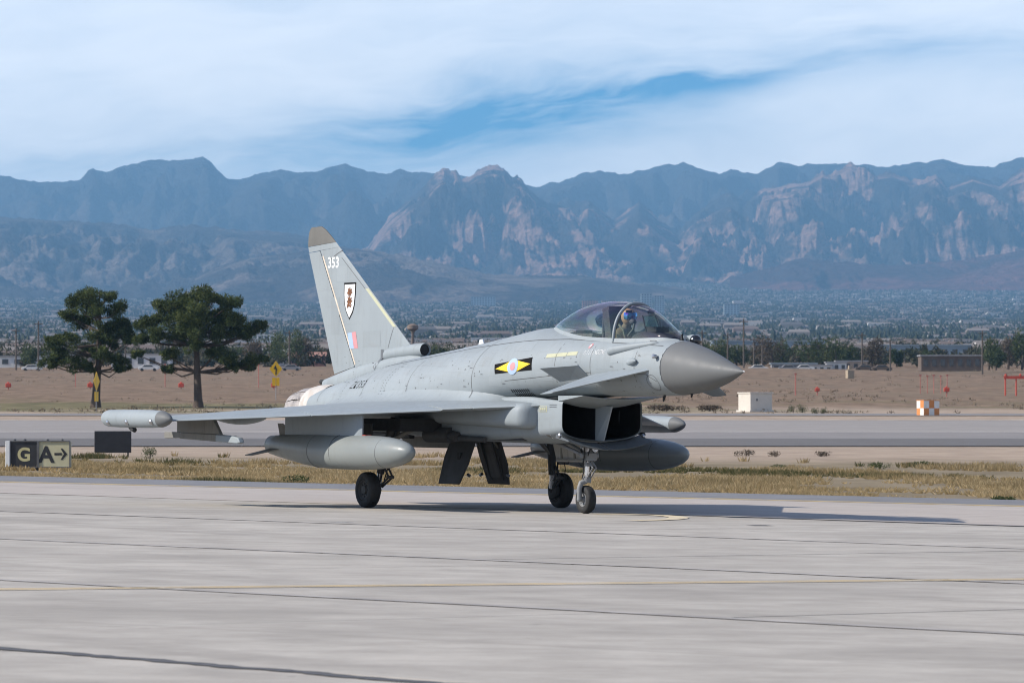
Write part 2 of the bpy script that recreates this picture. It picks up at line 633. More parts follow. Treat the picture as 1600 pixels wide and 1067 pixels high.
def ridge(name, crest, base, dc, db, mat, amp, fx, fy, seed, steep=1.5, nu=520, nt=90, jag=0.0, label=None):
    """a range whose crest line runs through the given skyline at distance dc and whose foot lies at distance db"""
    cx = [p[0] for p in crest]
    cy = [p[1] for p in crest]
    bx = [p[0] for p in base]
    by_ = [p[1] for p in base]
    u0, u1 = cx[0], cx[-1]
    vs_, fs = [], []
    nback = 8
    for i in range(nu + 1):
        px = u0 + (u1 - u0) * i / nu
        yc = float(np.interp(px, cx, cy))
        yb = float(np.interp(px, bx, by_))
        zc = zat(yc, dc)
        zb = gz(0, db) - 18
        for j in range(-nback, nt + 1):
            if j < 0:
                d = dc + (-j / nback) * (dc - db) * .4
                z = zc - (zc - zb) * 1.0 * (-j / nback) ** 1.2
                x = at(px, dc) * (1 + .1 * (-j / nback))
                w = min(1, -j / 3.0)
            else:
                t_ = j / nt
                d = dc - (dc - db) * t_
                pr = (1 - t_) ** steep
                x = at(px, d)
                q = Vector((x / fx + seed, d / fy + seed * 1.7, seed))
                q = q + .35 * noise.noise_vector(q * .8)
                r = noise.ridged_multi_fractal(q, .9, 2.1, 7, 1.0, 2.0) - 1.05
                r2 = noise.fractal(Vector((q.x * 4.2, q.y * 2.6, q.z)), .75, 2.0, 6)
                w = min(1, t_ * 9) * min(1, (1 - t_) * 4)
                hgt = max(1.0, zc - zb)
                z = zb + hgt * pr + amp * hgt * w * (.50 * r + .42 * r2) * (.35 + .65 * (1 - t_))
                z = max(z, zb - 25)
                # the slope must not rise in front of its own crest
                z = min(z, zat(yc + 1.5 + 60 * t_ ** 1.3, d) if t_ > .01 else z)
            if j == 0 and jag:
                z += jag * (noise.fractal(Vector((px * .06, seed, 0)), .8, 2, 4))
            vs_.append((x, d, z))
    n = nt + nback + 1
    for i in range(nu):
        for j in range(n - 1):
            a = i * n + j
            fs.append((a, a + n, a + n + 1, a + 1))
    b = MB()
    b.add(vs_, fs)
    o = b.build(name, mat, smooth=180)
    return tag(o, kind='structure')


def run_on(pts, left=True, right=True, reach=1300, step=55, amp=16, seed=0.0):
    """carry a skyline on past the frame at about the same height"""
    out = list(pts)
    if left:
        x, y = pts[0]
        n_ = int(reach / step)
        out = [(x - step * k, y + amp * noise.fractal(Vector((k * .31, seed, 1.5)), .8, 2, 4)) for k in range(n_, 0, -1)] + out
    if right:
        x, y = pts[-1]
        n_ = int(reach / step)
        out = out + [(x + step * k, y + amp * noise.fractal(Vector((k * .31, seed, 7.5)), .8, 2, 4)) for k in range(1, n_ + 1)]
    return out


SKY_L = [(-260, 262), (-140, 280), (-60, 268), (0, 273), (20, 277), (57, 285), (123, 283), (130, 276), (137, 267), (145, 263), (165, 270), (182, 261), (202, 259), (229, 251), (270, 250), (290, 249),
         (317, 245), (327, 250), (341, 267), (354, 277), (375, 281), (405, 271), (439, 266), (466, 270), (496, 268), (516, 259), (537, 255), (554, 261), (574, 266), (601, 270),
         (631, 265), (655, 270), (668, 268), (690, 272), (733, 276), (780, 280), (813, 288), (825, 291), (846, 291), (857, 285), (878, 283), (908, 272), (935, 266), (969, 273),
         (999, 267), (1026, 259.5), (1057, 256), (1067, 254), (1090, 263), (1124, 271), (1143, 266), (1161, 271), (1185, 272), (1202, 262), (1219, 254), (1246, 259),
         (1266, 256), (1316, 256), (1354, 258), (1367, 260.5), (1391, 261), (1431, 254), (1472, 249), (1499, 255.5), (1529, 260), (1553, 260.5), (1563, 253), (1600, 246),
         (1660, 240), (1740, 256), (1860, 250)]
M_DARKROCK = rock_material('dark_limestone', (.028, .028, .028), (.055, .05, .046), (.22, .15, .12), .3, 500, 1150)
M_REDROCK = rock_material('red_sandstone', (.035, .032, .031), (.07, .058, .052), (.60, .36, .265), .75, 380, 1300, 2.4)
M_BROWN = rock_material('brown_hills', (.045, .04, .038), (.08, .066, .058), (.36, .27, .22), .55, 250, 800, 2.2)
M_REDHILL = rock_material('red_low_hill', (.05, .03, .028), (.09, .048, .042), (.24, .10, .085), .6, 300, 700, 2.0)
base_far = [(-300, 452), (300, 450), (700, 440), (1000, 432), (1900, 428)]
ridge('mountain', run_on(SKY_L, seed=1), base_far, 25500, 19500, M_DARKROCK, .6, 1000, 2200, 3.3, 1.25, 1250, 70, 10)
# nearer red cliffs in front of it
FRONT = [(545, 400), (575, 384), (592, 360), (610, 338), (640, 312), (665, 290), (682, 273), (690, 266), (700, 262), (712, 268), (722, 277), (735, 274), (745, 267), (756, 263), (770, 260.5), (787, 263),
         (797, 275), (813, 277), (824, 290), (838, 306), (862, 318), (885, 322), (905, 318), (920, 313), (940, 330), (958, 345), (975, 335), (998, 318), (1015, 330), (1030, 345), (1060, 360),
         (1085, 335), (1110, 318), (1140, 302), (1150, 308), (1165, 318), (1195, 296), (1220, 290), (1262, 283), (1285, 268), (1300, 273), (1318, 262), (1333, 254.5), (1352, 259), (1370, 275), (1392, 272),
         (1410, 278), (1425, 284), (1445, 280), (1462, 272), (1480, 290), (1495, 284), (1520, 276), (1545, 284), (1562, 290), (1580, 276), (1600, 268), (1650, 262), (1720, 280), (1860, 275)]
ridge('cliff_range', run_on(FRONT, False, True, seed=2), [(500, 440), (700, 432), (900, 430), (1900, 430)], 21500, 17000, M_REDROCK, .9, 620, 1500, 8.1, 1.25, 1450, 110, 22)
RL = [(-300, 330), (-100, 338), (0, 340), (118, 345), (189, 350), (233, 358), (297, 352), (371, 358), (472, 367), (540, 386), (600, 402), (660, 425), (720, 446)]
ridge('foothill_ridge', run_on(RL, True, False, seed=3), [(-300, 468), (400, 468), (760, 462)], 18000, 13800, M_BROWN, .5, 800, 1700, 5.4, 1.2, 860, 80, 8)
RC = [(255, 462), (290, 440), (340, 416), (390, 402), (440, 397), (490, 392), (530, 386), (580, 391), (640, 401), (700, 413), (760, 428), (830, 430), (905, 431), (1000, 443), (1080, 452)]
ridge('low_hill', RC, [(200, 474), (1100, 464)], 15200, 12600, M_BROWN, .4, 600, 1200, 11.9, 1.1, 380, 60, 6)
RR = [(1140, 432), (1200, 420), (1232, 408), (1262, 403), (1300, 408), (1390, 414), (1440, 412), (1500, 405), (1560, 398), (1600, 390), (1700, 392), (1860, 398)]
ridge('red_hill', run_on(RR, False, True, amp=8, seed=4), [(1100, 437), (1900, 434)], 16800, 15600, M_REDHILL, .5, 500, 900, 2.6, 1.0, 800, 40, 6)

# ------------------------------------------------------------------ the jet
TH, S0, JX, JD = R(30.2), 9.3, -0.85, 90.0
JET_M = (Matrix.Translation((JX, JD, gz(JX, JD))) @ Matrix.Rotation(TILT, 4, 'Y') @ Matrix.Rotation(-(R(90) - TH), 4, 'Z'))
jet = empty('fighter_jet')
jet.matrix_world = JET_M
tag(jet, 'grey delta-wing fighter jet with foreplanes taxiing on the concrete, nose to the right', 'fighter jet')


def P(s, y, z):
    """station aft of the nose tip, starboard offset, height -> jet coordinates"""
    return Vector((S0 - s, -y, z))


def paint_material(name, col, rough=.55, var=.05, streak=.10, dirt=(.20, .19, .175)):
    m = bpy.data.materials.new(name)
    m.use_nodes = True
    t = NT(m.node_tree)
    p = m.node_tree.nodes['Principled BSDF']
    o = t.node('ShaderNodeTexCoord').outputs['Object']
    n1 = t.noise(t.mapping(o, (.9, .9, .9)), 1.0, 5, .6)
    n2 = t.noise(t.mapping(o, (7, 7, 1.2)), 1.0, 6, .65)
    n3 = t.noise(t.mapping(o, (1.2, 9, 9)), 1.0, 5, .6)
    n4 = t.noise(t.mapping(o, (22, 22, 22)), 1.0, 4, .6)
    c = t.mix(t.lin(n1, .3, .7), tuple(q * (1 - var) for q in col), tuple(min(1, q * (1 + var)) for q in col))
    c = t.mix(t.m('MULTIPLY', t.sstep(n2, .52, .75), streak * 1.6), c, dirt)
    c = t.mix(t.m('MULTIPLY', t.sstep(n3, .55, .75), streak * 1.3), c, dirt)
    c = t.mix(t.m('MULTIPLY', t.sstep(n4, .66, .74), streak * 2.0), c, dirt)
    m.node_tree.links.new(c, p.inputs['Base Color'])
    t.put(p.inputs['Roughness'], t.lin(n2, .3, .7, rough - .08, rough + .1))
    p.inputs['Specular IOR Level'].default_value = .22
    b = t.node('ShaderNodeBump')
    b.inputs['Strength'].default_value = .25
    b.inputs['Distance'].default_value = .012
    t.put(b.inputs['Height'], t.noise(t.mapping(o, (2.2, 2.2, 2.2)), 1.0, 3, .5))
    m.node_tree.links.new(b.outputs[0], p.inputs['Normal'])
    MATS[name] = m
    return m


GREY = paint_material('jet_grey', (.24, .27, .285), .55, .06, .12, (.13, .125, .115))
GREY2 = paint_material('jet_grey_edge', (.23, .262, .282), .55, .06, .12, (.13, .125, .115))
RADOME = paint_material('radome_grey', (.126, .131, .132), .55, .06, .12, (.13, .13, .125))
FINTIP = paint_material('fin_tip_grey', (.125, .122, .112), .6, .14, .2, (.11, .11, .10))
TANKG = paint_material('tank_grey', (.195, .212, .207), .36, .06, .16)
DOORG = paint_material('bay_grey', (.17, .165, .15), .6, .1, .25, (.07, .065, .06))
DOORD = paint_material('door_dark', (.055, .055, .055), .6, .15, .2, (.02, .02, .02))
STRUT = paint_material('strut_grey', (.20, .205, .21), .45, .1, .25, (.08, .08, .08))
LIPG = paint_material('lip_shade_grey', (.10, .112, .122), .5, .1, .2, (.05, .05, .05))  # jet grey darkened: the lip's shade is put into its colour
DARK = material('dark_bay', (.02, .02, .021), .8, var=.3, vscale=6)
DUCT = material('duct_shade', (.02, .02, .021), .5, var=.3, vscale=3)  # near-black, the shade inside the intake is painted into the colour
RUBBER = material('tyre_rubber', (.018, .018, .018), .75, var=.3, vscale=20, bump=.2)
STEEL = material('steel', (.45, .45, .46), .3, 1.0, var=.15, vscale=12)
CHROME = material('oleo_chrome', (.75, .76, .78), .12, 1.0, var=.03)
HEAT = material('heat_shield_white', (.46, .43, .39), .5, var=.08, vscale=5, col2=(.42, .37, .32), mixscale=6)
NOZ = material('nozzle_metal', (.36, .32, .285), .45, .35, var=.25, vscale=6, col2=(.16, .14, .125), mixscale=4)
NOZD = material('nozzle_inside', (.03, .027, .025), .6, .4)
LINE = material('panel_line', (.085, .09, .092), .6, var=.2, vscale=9)
BLACKP = material('marking_black', (.006, .006, .006), .8, var=.2, vscale=9, spec=.1)
WHITEP = material('marking_white', (.60, .61, .61), .5, var=.05, vscale=9)
YELP = material('marking_yellow', (.66, .44, .008), .5, var=.06, vscale=9)
PBLUE = material('marking_pale_blue', (.30, .40, .56), .5, var=.04)
PRED = material('marking_pale_red', (.50, .23, .24), .5, var=.04)
STRIPL = material('formation_light', (.38, .38, .25), .45, var=.06, vscale=12)
HINGE = material('hinge_sealant', (.50, .44, .36), .6, var=.15, vscale=9)
DGREY = material('marking_dark_grey', (.10, .11, .12), .5, var=.15, vscale=9)
BROWNP = material('marking_brown', (.16, .055, .012), .5, var=.5, vscale=22, col2=(.03, .016, .008), mixscale=16)


def curve_fit(xs, ys, x):
    """smooth interpolation through a table"""
    xs = np.array(xs, float)
    ys = np.array(ys, float)
    d = np.gradient(ys, xs)
    i = int(np.clip(np.searchsorted(xs, x) - 1, 0, len(xs) - 2))
    hh = xs[i + 1] - xs[i]
    t = min(1, max(0, (x - xs[i]) / hh))
    h00 = 2 * t ** 3 - 3 * t ** 2 + 1
    return float(h00 * ys[i] + (t ** 3 - 2 * t ** 2 + t) * hh * d[i] + (1 - h00) * ys[i + 1] + (t ** 3 - t ** 2) * hh * d[i + 1])


#        s     ztop  zbot   w     zmid   nt    nb
FUS = [(0.00, 2.475, 2.465, .005, 2.47, 2.0, 2.0),
       (0.22, 2.55, 2.385, .085, 2.47, 2.0, 2.0),
       (0.50, 2.638, 2.295, .185, 2.47, 2.0, 2.0),
       (0.95, 2.775, 2.185, .325, 2.49, 2.0, 2.0),
       (1.45, 2.905, 2.11, .435, 2.515, 2.05, 2.1),
       (1.85, 2.985, 2.075, .50, 2.535, 2.1, 2.2),
       (2.40, 3.045, 2.06, .565, 2.55, 2.15, 2.3),
       (3.00, 3.085, 2.05, .64, 2.57, 2.2, 2.4),
       (3.60, 3.105, 2.045, .715, 2.58, 2.2, 2.4),
       (4.50, 3.13, 2.03, .82, 2.56, 2.1, 2.5),
       (5.40, 3.20, 1.98, .92, 2.50, 2.0, 2.6),
       (6.10, 3.25, 1.93, 1.00, 2.43, 1.9, 2.6),
       (7.15, 3.14, 1.75, 1.10, 2.32, 1.9, 2.7),
       (8.10, 3.02, 1.52, 1.17, 2.20, 1.95, 2.8),
       (9.00, 2.92, 1.36, 1.20, 2.10, 2.0, 2.9),
       (9.95, 2.82, 1.30, 1.20, 2.02, 2.05, 2.9),
       (10.9, 2.72, 1.28, 1.18, 1.94, 2.1, 2.9),
       (12.0, 2.53, 1.29, 1.12, 1.86, 2.2, 2.8),
       (13.0, 2.33, 1.31, 1.04, 1.80, 2.5, 2.7),
       (13.7, 2.19, 1.33, .98, 1.76, 2.7, 2.6)]
FS = [r[0] for r in FUS]


def fus(s):
    return [curve_fit(FS, [r[k] for r in FUS], s) for k in range(1, 7)]


def ring_at(s, n=64):
    zt, zb, w, zm, nt_, nb_ = fus(s)
    w = max(w, .004)
    out = []
    for k in range(n):
        a = 2 * math.pi * k / n
        c, sn = math.cos(a), math.sin(a)
        e = 2 / (nt_ if sn >= 0 else nb_)
        y = w * math.copysign(abs(c) ** e, c)
        z = zm + ((zt - zm) * abs(sn) ** e if sn >= 0 else -(zm - zb) * abs(sn) ** e)
        out.append(P(s, y, z))
    return out


def fus_y(s, z):
    """half width of the fuselage at height z"""
    zt, zb, w, zm, nt_, nb_ = fus(s)
    if z >= zm:
        f, n_ = (z - zm) / max(.01, zt - zm), nt_
    else:
        f, n_ = (zm - z) / max(.01, zm - zb), nb_
    f = min(1, max(0, f))
    sn = f ** (n_ / 2)
    return w * max(0, 1 - sn * sn) ** (1 / n_)


# radome
b = MB()
b.rings([ring_at(s) for s in np.concatenate([np.linspace(0.0, .3, 10), np.linspace(.36, 1.838, 28)])])
b.build('radome', RADOME, jet)
b = MB()
b.lathe(P(0.05, 0, 2.47), (1, 0, 0), [(-.03, .020), (.02, .016), (.06, .006)], 10)
b.build('radome_tip', STEEL, jet)
# main fuselage with the cockpit opening cut out
sts = np.concatenate([np.linspace(1.85, 13.7, 150)])
b = MB()
b.rings([ring_at(s, 72) for s in sts])
fuselage = b.build('fuselage', GREY, jet, smooth=60)
SILL = ([1.95, 2.2, 2.5, 2.9, 3.4, 4.2, 5.0, 5.5, 5.9, 6.1], [.04, .21, .31, .40, .465, .49, .42, .32, .17, .05])
CTOP = ([1.93, 2.25, 2.62, 2.9, 3.14, 3.5, 3.96, 4.47, 5.01, 5.53, 6.1], [3.035, 3.18, 3.35, 3.49, 3.575, 3.65, 3.69, 3.67, 3.60, 3.45, 3.25])


def sill_w(s):
    return max(.02, curve_fit(*SILL, s))


def can_top(s):
    return curve_fit(*CTOP, s)


def sill_z(s):
    zt, zb, w, zm, nt_, nb_ = fus(s)
    y = min(sill_w(s), w * .96)
    c = (y / w) ** (nt_ / 2)
    return zm + (zt - zm) * max(0, 1 - c * c) ** (1 / nt_)


bm = bmesh.new()
bm.from_mesh(fuselage.data)
kill = []
for f in bm.faces:
    c = f.calc_center_median()
    s = S0 - c.x
    if 2.35 < s < 5.2 and c.z > 2.8 and abs(c.y) < sill_w(s) - .035:
        kill.append(f)
bmesh.ops.delete(bm, geom=kill, context='FACES')
bm.to_mesh(fuselage.data)
bm.free()

# cockpit tub, coaming, seat and head-up display
b = MB()
tub = [(2.3, .27, 2.62), (2.3, .27, 3.0), (5.25, .42, 3.06), (5.25, .42, 2.5), (3.0, .42, 2.35)]
for sgn in (-1, 1):
    b.slab([P(2.32, .30 * sgn, 2.5), P(3.4, .44 * sgn, 2.3), P(5.25, .41 * sgn, 2.3), P(5.25, .41 * sgn, 3.06), P(3.4, .44 * sgn, 3.02), P(2.32, .30 * sgn, 2.99)], (0, .02 * sgn, 0))
b.slab([P(5.2, -.42, 2.3), P(5.2, .42, 2.3), P(5.2, .42, 3.06), P(5.2, -.42, 3.06)], (-.02, 0, 0))
b.slab([P(2.32, -.3, 2.3), P(2.32, .3, 2.3), P(5.2, .42, 2.3), P(5.2, -.42, 2.3)], (0, 0, -.02))
b.build('cockpit_tub', material('tub_grey', (.07, .072, .075), .7, var=.4, vscale=9), jet, smooth=0)
b = MB()
rs = []
for s, w, z in ((2.2, .16, 3.06), (2.4, .25, 3.11), (2.75, .32, 3.16), (3.05, .34, 3.17), (3.1, .33, 3.0)):
    rs.append([P(s, w * math.cos(math.pi * k / 12), z - .16 + .16 * math.sin(math.pi * k / 12)) for k in range(13)])
b.rings(rs, closed=False)
b.build('instrument_coaming', material('coaming_black', (.03, .03, .032), .7, var=.3), jet)
GLASSY = bpy.data.materials.new('hud_glass')
GLASSY.use_nodes = True
_t = NT(GLASSY.node_tree)
for n in list(GLASSY.node_tree.nodes):
    GLASSY.node_tree.nodes.remove(n)
_tr = _t.node('ShaderNodeBsdfTransparent')
_tr.inputs[0].default_value = (.72, .90, .76, 1)
_gl = _t.node('ShaderNodeBsdfGlossy')
_gl.inputs[1].default_value = .05
_mx = _t.node('ShaderNodeMixShader')
_mx.inputs[0].default_value = .12
GLASSY.node_tree.links.new(_tr.outputs[0], _mx.inputs[1])
GLASSY.node_tree.links.new(_gl.outputs[0], _mx.inputs[2])
_o = _t.node('ShaderNodeOutputMaterial')
GLASSY.node_tree.links.new(_mx.outputs[0], _o.inputs[0])
b = MB()
b.slab([P(2.86, -.13, 3.16), P(2.86, .13, 3.16), P(3.02, .12, 3.42), P(3.02, -.12, 3.42)], (.006, 0, .004))
hud = b.build('head_up_display', GLASSY, jet, smooth=0)
b = MB()
for sgn in (-1, 1):
    b.tube([P(2.88, .14 * sgn, 3.14), P(3.03, .13 * sgn, 3.43)], .012, 6)
b.box(P(2.75, 0, 3.19), (.35, .26, .09))
b.build('display_frame', DARK, hud)
b = MB()
b.tube([P(3.36, y, 3.60 - .9 * y * y) for y in (-.12, 0, .12)], .012, 6)
b.box(P(3.33, .22, 3.50), (.03, .11, .05))
b.box(P(3.33, -.22, 3.50), (.03, .11, .05))
b.build('mirror', DARK, jet)
seat = MB().box(P(4.12, 0, 3.22), (.20, .34, .62), Matrix.Rotation(R(-14), 3, 'Y'))
seat.box(P(4.21, 0, 3.50), (.22, .30, .17), Matrix.Rotation(R(-14), 3, 'Y'))
seat.box(P(3.82, 0, 2.62), (.6, .42, .14))
seat.tube([P(4.32, .13, 2.6), P(4.29, .13, 3.55)], .03, 8)
seat.tube([P(4.32, -.13, 2.6), P(4.29, -.13, 3.55)], .03, 8)
seat.build('ejection_seat', material('seat_black', (.035, .036, .036), .7, var=.35, vscale=14), jet, bevel=.012)
b = MB()
b.box(P(4.75, 0, 3.06), (.7, .6, .14))
b.box(P(5.32, .0, 3.17), (.3, .34, .06))
b.build('avionics_deck', material('deck_dark', (.05, .05, .05), .7, var=.4, vscale=10), jet, bevel=.01)

# canopy glass with faint rainbow stress colours
def canopy_glass():
    m = bpy.data.materials.new('canopy_glass')
    m.use_nodes = True
    t = NT(m.node_tree)
    for n in list(m.node_tree.nodes):
        m.node_tree.nodes.remove(n)
    o = t.node('ShaderNodeTexCoord').outputs['Object']
    X, Y, Z = t.sep(o)
    w_ = t.m('ADD', t.m('MULTIPLY', t.noise(t.mapping(o, (1.5, 1.5, 3)), 1.0, 2), 2.2), t.m('MULTIPLY', Z, 1.6))
    hue = t.node('ShaderNodeCombineColor', mode='HSV')
    t.put(hue.inputs[0], t.m('FRACT', w_))
    hue.inputs[1].default_value = .5
    hue.inputs[2].default_value = 1.0
    tr = t.node('ShaderNodeBsdfTransparent')
    t.put(tr.inputs[0], t.mix(.10, (.985, .985, .985), hue.outputs[0]))
    gl = t.node('ShaderNodeBsdfGlossy')
    gl.inputs[1].default_value = .03
    t.put(gl.inputs[0], t.mix(.25, (1, 1, 1), hue.outputs[0]))
    fr = t.node('ShaderNodeFresnel')
    fr.inputs[0].default_value = 1.5
    mx = t.node('ShaderNodeMixShader')
    t.put(mx.inputs[0], t.m('ADD', t.m('MULTIPLY', fr.outputs[0], .75), .03))
    m.node_tree.links.new(tr.outputs[0], mx.inputs[1])
    m.node_tree.links.new(gl.outputs[0], mx.inputs[2])
    ou = t.node('ShaderNodeOutputMaterial')
    m.node_tree.links.new(mx.outputs[0], ou.inputs[0])
    return m


CANOPY = canopy_glass()


def glass_ring(s, shrink=0.0, n=25):
    w, zb, zt = sill_w(s) - shrink, sill_z(s) - .01, can_top(s) - shrink
    zt = max(zt, zb + .01)
    out = []
    for k in range(n):
        a = math.pi * k / (n - 1)
        c, sn = math.cos(a), math.sin(a)
        out.append(P(s, w * math.copysign(abs(c) ** .92, c), zb + (zt - zb) * abs(sn) ** .9))
    return out


b = MB()
b.rings([glass_ring(s) for s in np.linspace(1.97, 3.40, 24)], closed=False)
b.build('windscreen', CANOPY, jet, smooth=180)
b = MB()
b.rings([glass_ring(s) for s in np.linspace(3.43, 6.05, 36)], closed=False)
b.build('canopy', CANOPY, jet, smooth=180)
b = MB()
b.tube([p + Vector((0, 0, .004)) for p in glass_ring(3.415, -.004, 33)], .030, 8)
b.build('canopy_arch', GREY2, jet)
for nm, s0, s1 in (('windscreen_frame', 1.96, 3.40), ('canopy_frame', 3.43, 6.07)):
    b = MB()
    for sgn in (1, -1):
        ss = np.linspace(s0, s1, 26)
        rs = []
        for s in ss:
            w = sill_w(s)
            z = sill_z(s)
            hgt = min(.055, max(.006, (can_top(s) - z) * .3))
            rs.append([P(s, (w + .022) * sgn, z - .035), P(s, (w + .012) * sgn, z + hgt * .7), P(s, (w - .004) * sgn, z + hgt), P(s, (w - .03) * sgn, z + hgt * .9), P(s, (w - .03) * sgn, z - .035)])
        b.rings(rs)
    b.build(nm, GREY, jet, smooth=50)

# infrared sensor ball ahead of the windscreen on the port side, small probes
b = MB()
b.lathe(P(2.35, -.34, 2.985), (1, 0, .06), [(-.25, .02), (-.1, .075), (.05, .105), (.2, .11), (.27, .10)], 18)
irst = b.build('sensor_housing', GREY, jet)
b = MB()
b.lathe(P(2.08, -.34, 3.0), (1, 0, .06), [(-.05, .10), (.02, .103), (.07, .085), (.105, .05), (.115, .01)], 18)
b.build('sensor_window', material('sensor_glass', (.012, .012, .014), .12, var=.1, spec=.8), irst)
b = MB()
b.slab([P(1.98, .03, 3.0), P(1.90, .03, 3.0), P(1.93, .03, 3.11)], (0, .03, 0))
b.build('air_probe', DARK, jet, smooth=0)
for s, y, z, l in ((1.55, .05, 2.10, .07), (2.25, .15, 2.075, .08), (2.6, -.05, 2.06, .10)):
    b = MB()
    b.slab([P(s - .03, y, z + .03), P(s + .04, y, z + .03), P(s + .03, y, z - l), P(s + .015, y, z - l)], (0, .02, 0))
    b.build('blade_aerial', DARK, jet, smooth=0)
b = MB()
b.lathe(P(1.97, .535, 2.72), (0, -1, .1), [(-.03, .035), (.03, .04), (.05, .02)], 10)
b.build('side_probe', STEEL, jet)
# refuelling probe blister
b = MB()
rs = []
for s in np.linspace(2.2, 3.34, 22):
    q = (s - 2.2) / 1.14
    r = .055 + .085 * q
    r *= math.sqrt(max(.01, 1 - ((q - .86) / .14) ** 2)) if q > .86 else min(1, math.sqrt(max(.01, q / .10)))
    z = 2.955 - .15 * q
    yc = fus_y(s, z) - .01
    rs.append([P(s, yc + r * .75 * math.cos(a), z + r * .72 * math.sin(a)) for a in np.linspace(0, 2 * math.pi, 14, endpoint=False)])
b.rings(rs)
b.build('refuelling_blister', GREY, jet, smooth=60)
b = MB()
b.lathe(P(2.62, fus_y(2.62, 2.62) + .005, 2.63), (1, -.1, .1), [(-.20, .005), (-.12, .045), (0, .06), (.1, .05), (.17, .01)], 12)
b.build('side_blister', GREY, jet)

# foreplanes
for sgn in (1, -1):
    q = [(2.10, .49, 2.505), (3.27, 1.75, 2.10), (3.71, 1.75, 2.065), (3.74, .62, 2.44)]
    rs = []
    for k in np.linspace(0, 1, 14):
        le = [q[0][i] + (q[1][i] - q[0][i]) * k for i in range(3)]
        te = [q[3][i] + (q[2][i] - q[3][i]) * k for i in range(3)]
        ch = te[0] - le[0]
        th_ = .085 * (1 - k) + .028 * k
        r_ = []
        xs_ = [0, .02, .06, .15, .35, .6, .85, 1]
        tt = [0, .45, .75, 1, 1, .8, .35, .06]
        for x_, t_ in zip(xs_, tt):
            r_.append([le[i] + (te[i] - le[i]) * x_ + (0, 0, th_ / 2 * t_)[i] for i in range(3)])
        for x_, t_ in list(zip(xs_, tt))[-1:0:-1]:
            r_.append([le[i] + (te[i] - le[i]) * x_ - (0, 0, th_ / 2 * t_)[i] for i in range(3)])
        rs.append([P(a_, b_ * sgn, c_) for a_, b_, c_ in r_])
    MB().rings(rs).build('foreplane', GREY2, jet, smooth=35)
    # vortex strake under the cockpit
    y0 = fus_y(4.2, 2.42)
    st = [P(3.82, (fus_y(3.82, 2.31) - .03) * sgn, 2.31), P(3.80, .95 * sgn, 2.565), P(4.83, 1.10 * sgn, 2.515), P(4.62, (fus_y(4.6, 2.22) - .03) * sgn, 2.22)]
    MB().slab(st, (0, 0, .022)).build('strake', GREY2, jet, smooth=0)

# ---- chin intake and lower body
NAC = [(4.55, .82, 1.99, 1.38, .12), (5.0, .84, 2.02, 1.34, .115), (5.6, .88, 2.06, 1.30, .10), (6.4, .94, 2.05, 1.27, .07), (7.4, 1.0, 2.0, 1.25, .04), (8.5, 1.06, 1.95, 1.26, .02), (9.6, 1.08, 1.85, 1.29, .0), (10.4, 1.0, 1.8, 1.36, .0)]
NS = [r[0] for r in NAC]


def nac_ring(s, ins=0.0, n=44):
    w, zt, zb, sg = [curve_fit(NS, [r[k] for r in NAC], s) for k in range(1, 5)]
    w -= ins
    zt -= ins
    zb += ins
    zm, hh = (zt + zb) / 2, (zt - zb) / 2
    out = []
    for k in range(n):
        a = 2 * math.pi * k / n
        c, sn = math.cos(a), math.sin(a)
        e = 2 / 10.0 if sn > 0 else 2 / 6.5
        y = w * math.copysign(abs(c) ** e, c)
        z = zm + hh * math.copysign(abs(sn) ** e, sn)
        z -= sg * (1 - (y / w) ** 2)
        out.append(P(s, y, z))
    return out


b = MB()
ss = list(np.linspace(4.55, 10.4, 60))
outer = [nac_ring(s) for s in ss]
lip = [[p.lerp(q_, .5) + Vector((.02, 0, 0)) for p, q_ in zip(nac_ring(4.55), nac_ring(4.55, .014))]]
b.rings(list(reversed(outer)) + lip + [nac_ring(4.57, .018)], cap0=True, cap1=False)
intake = b.build('intake_body', GREY, jet, smooth=50)
b = MB()
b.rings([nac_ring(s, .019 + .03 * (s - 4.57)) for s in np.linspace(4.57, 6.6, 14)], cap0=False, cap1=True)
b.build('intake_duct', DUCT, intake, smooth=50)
b = MB()
z0, z1 = 1.40, 1.97
b.add([P(4.20, .012, 1.87), P(4.20, -.012, 1.87), P(4.47, .012, 1.27), P(4.47, -.012, 1.27), P(4.62, .085, 1.89), P(4.62, -.085, 1.89), P(4.62, .085, 1.27), P(4.62, -.085, 1.27)],
      [(0, 2, 3, 1), (0, 4, 6, 2), (1, 3, 7, 5), (4, 5, 7, 6), (0, 1, 5, 4), (2, 6, 7, 3)])
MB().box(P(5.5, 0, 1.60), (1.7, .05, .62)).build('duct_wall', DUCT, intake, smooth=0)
b.build('intake_splitter', GREY2, intake, smooth=30)
# ramp that keeps slow air out, between fuselage and intake: front edge high, sloping down to the mouth
b = MB()
vs_, fs = [], []
NYR = 25
for i, y in enumerate(np.linspace(-.82, .82, NYR)):
    e = 1 - (y / .82) ** 2
    for s, z in ((3.84, 2.055 - .055 * e), (4.66, 2.045 - .03 * e), (4.66, 1.955 - .125 * e), (4.56, 1.962 - .125 * e), (3.84, 2.045 - .06 * e)):
        vs_.append(P(s, y, z))
for i in range(NYR - 1):
    for j in range(5):
        a = i * 5
        fs.append((a + j, a + (j + 1) % 5, a + 5 + (j + 1) % 5, a + 5 + j))
fs += [tuple(range(5)), tuple((NYR - 1) * 5 + j for j in range(5))]
b.add(vs_, fs)
b.build('intake_ramp', GREY, jet, smooth=30)
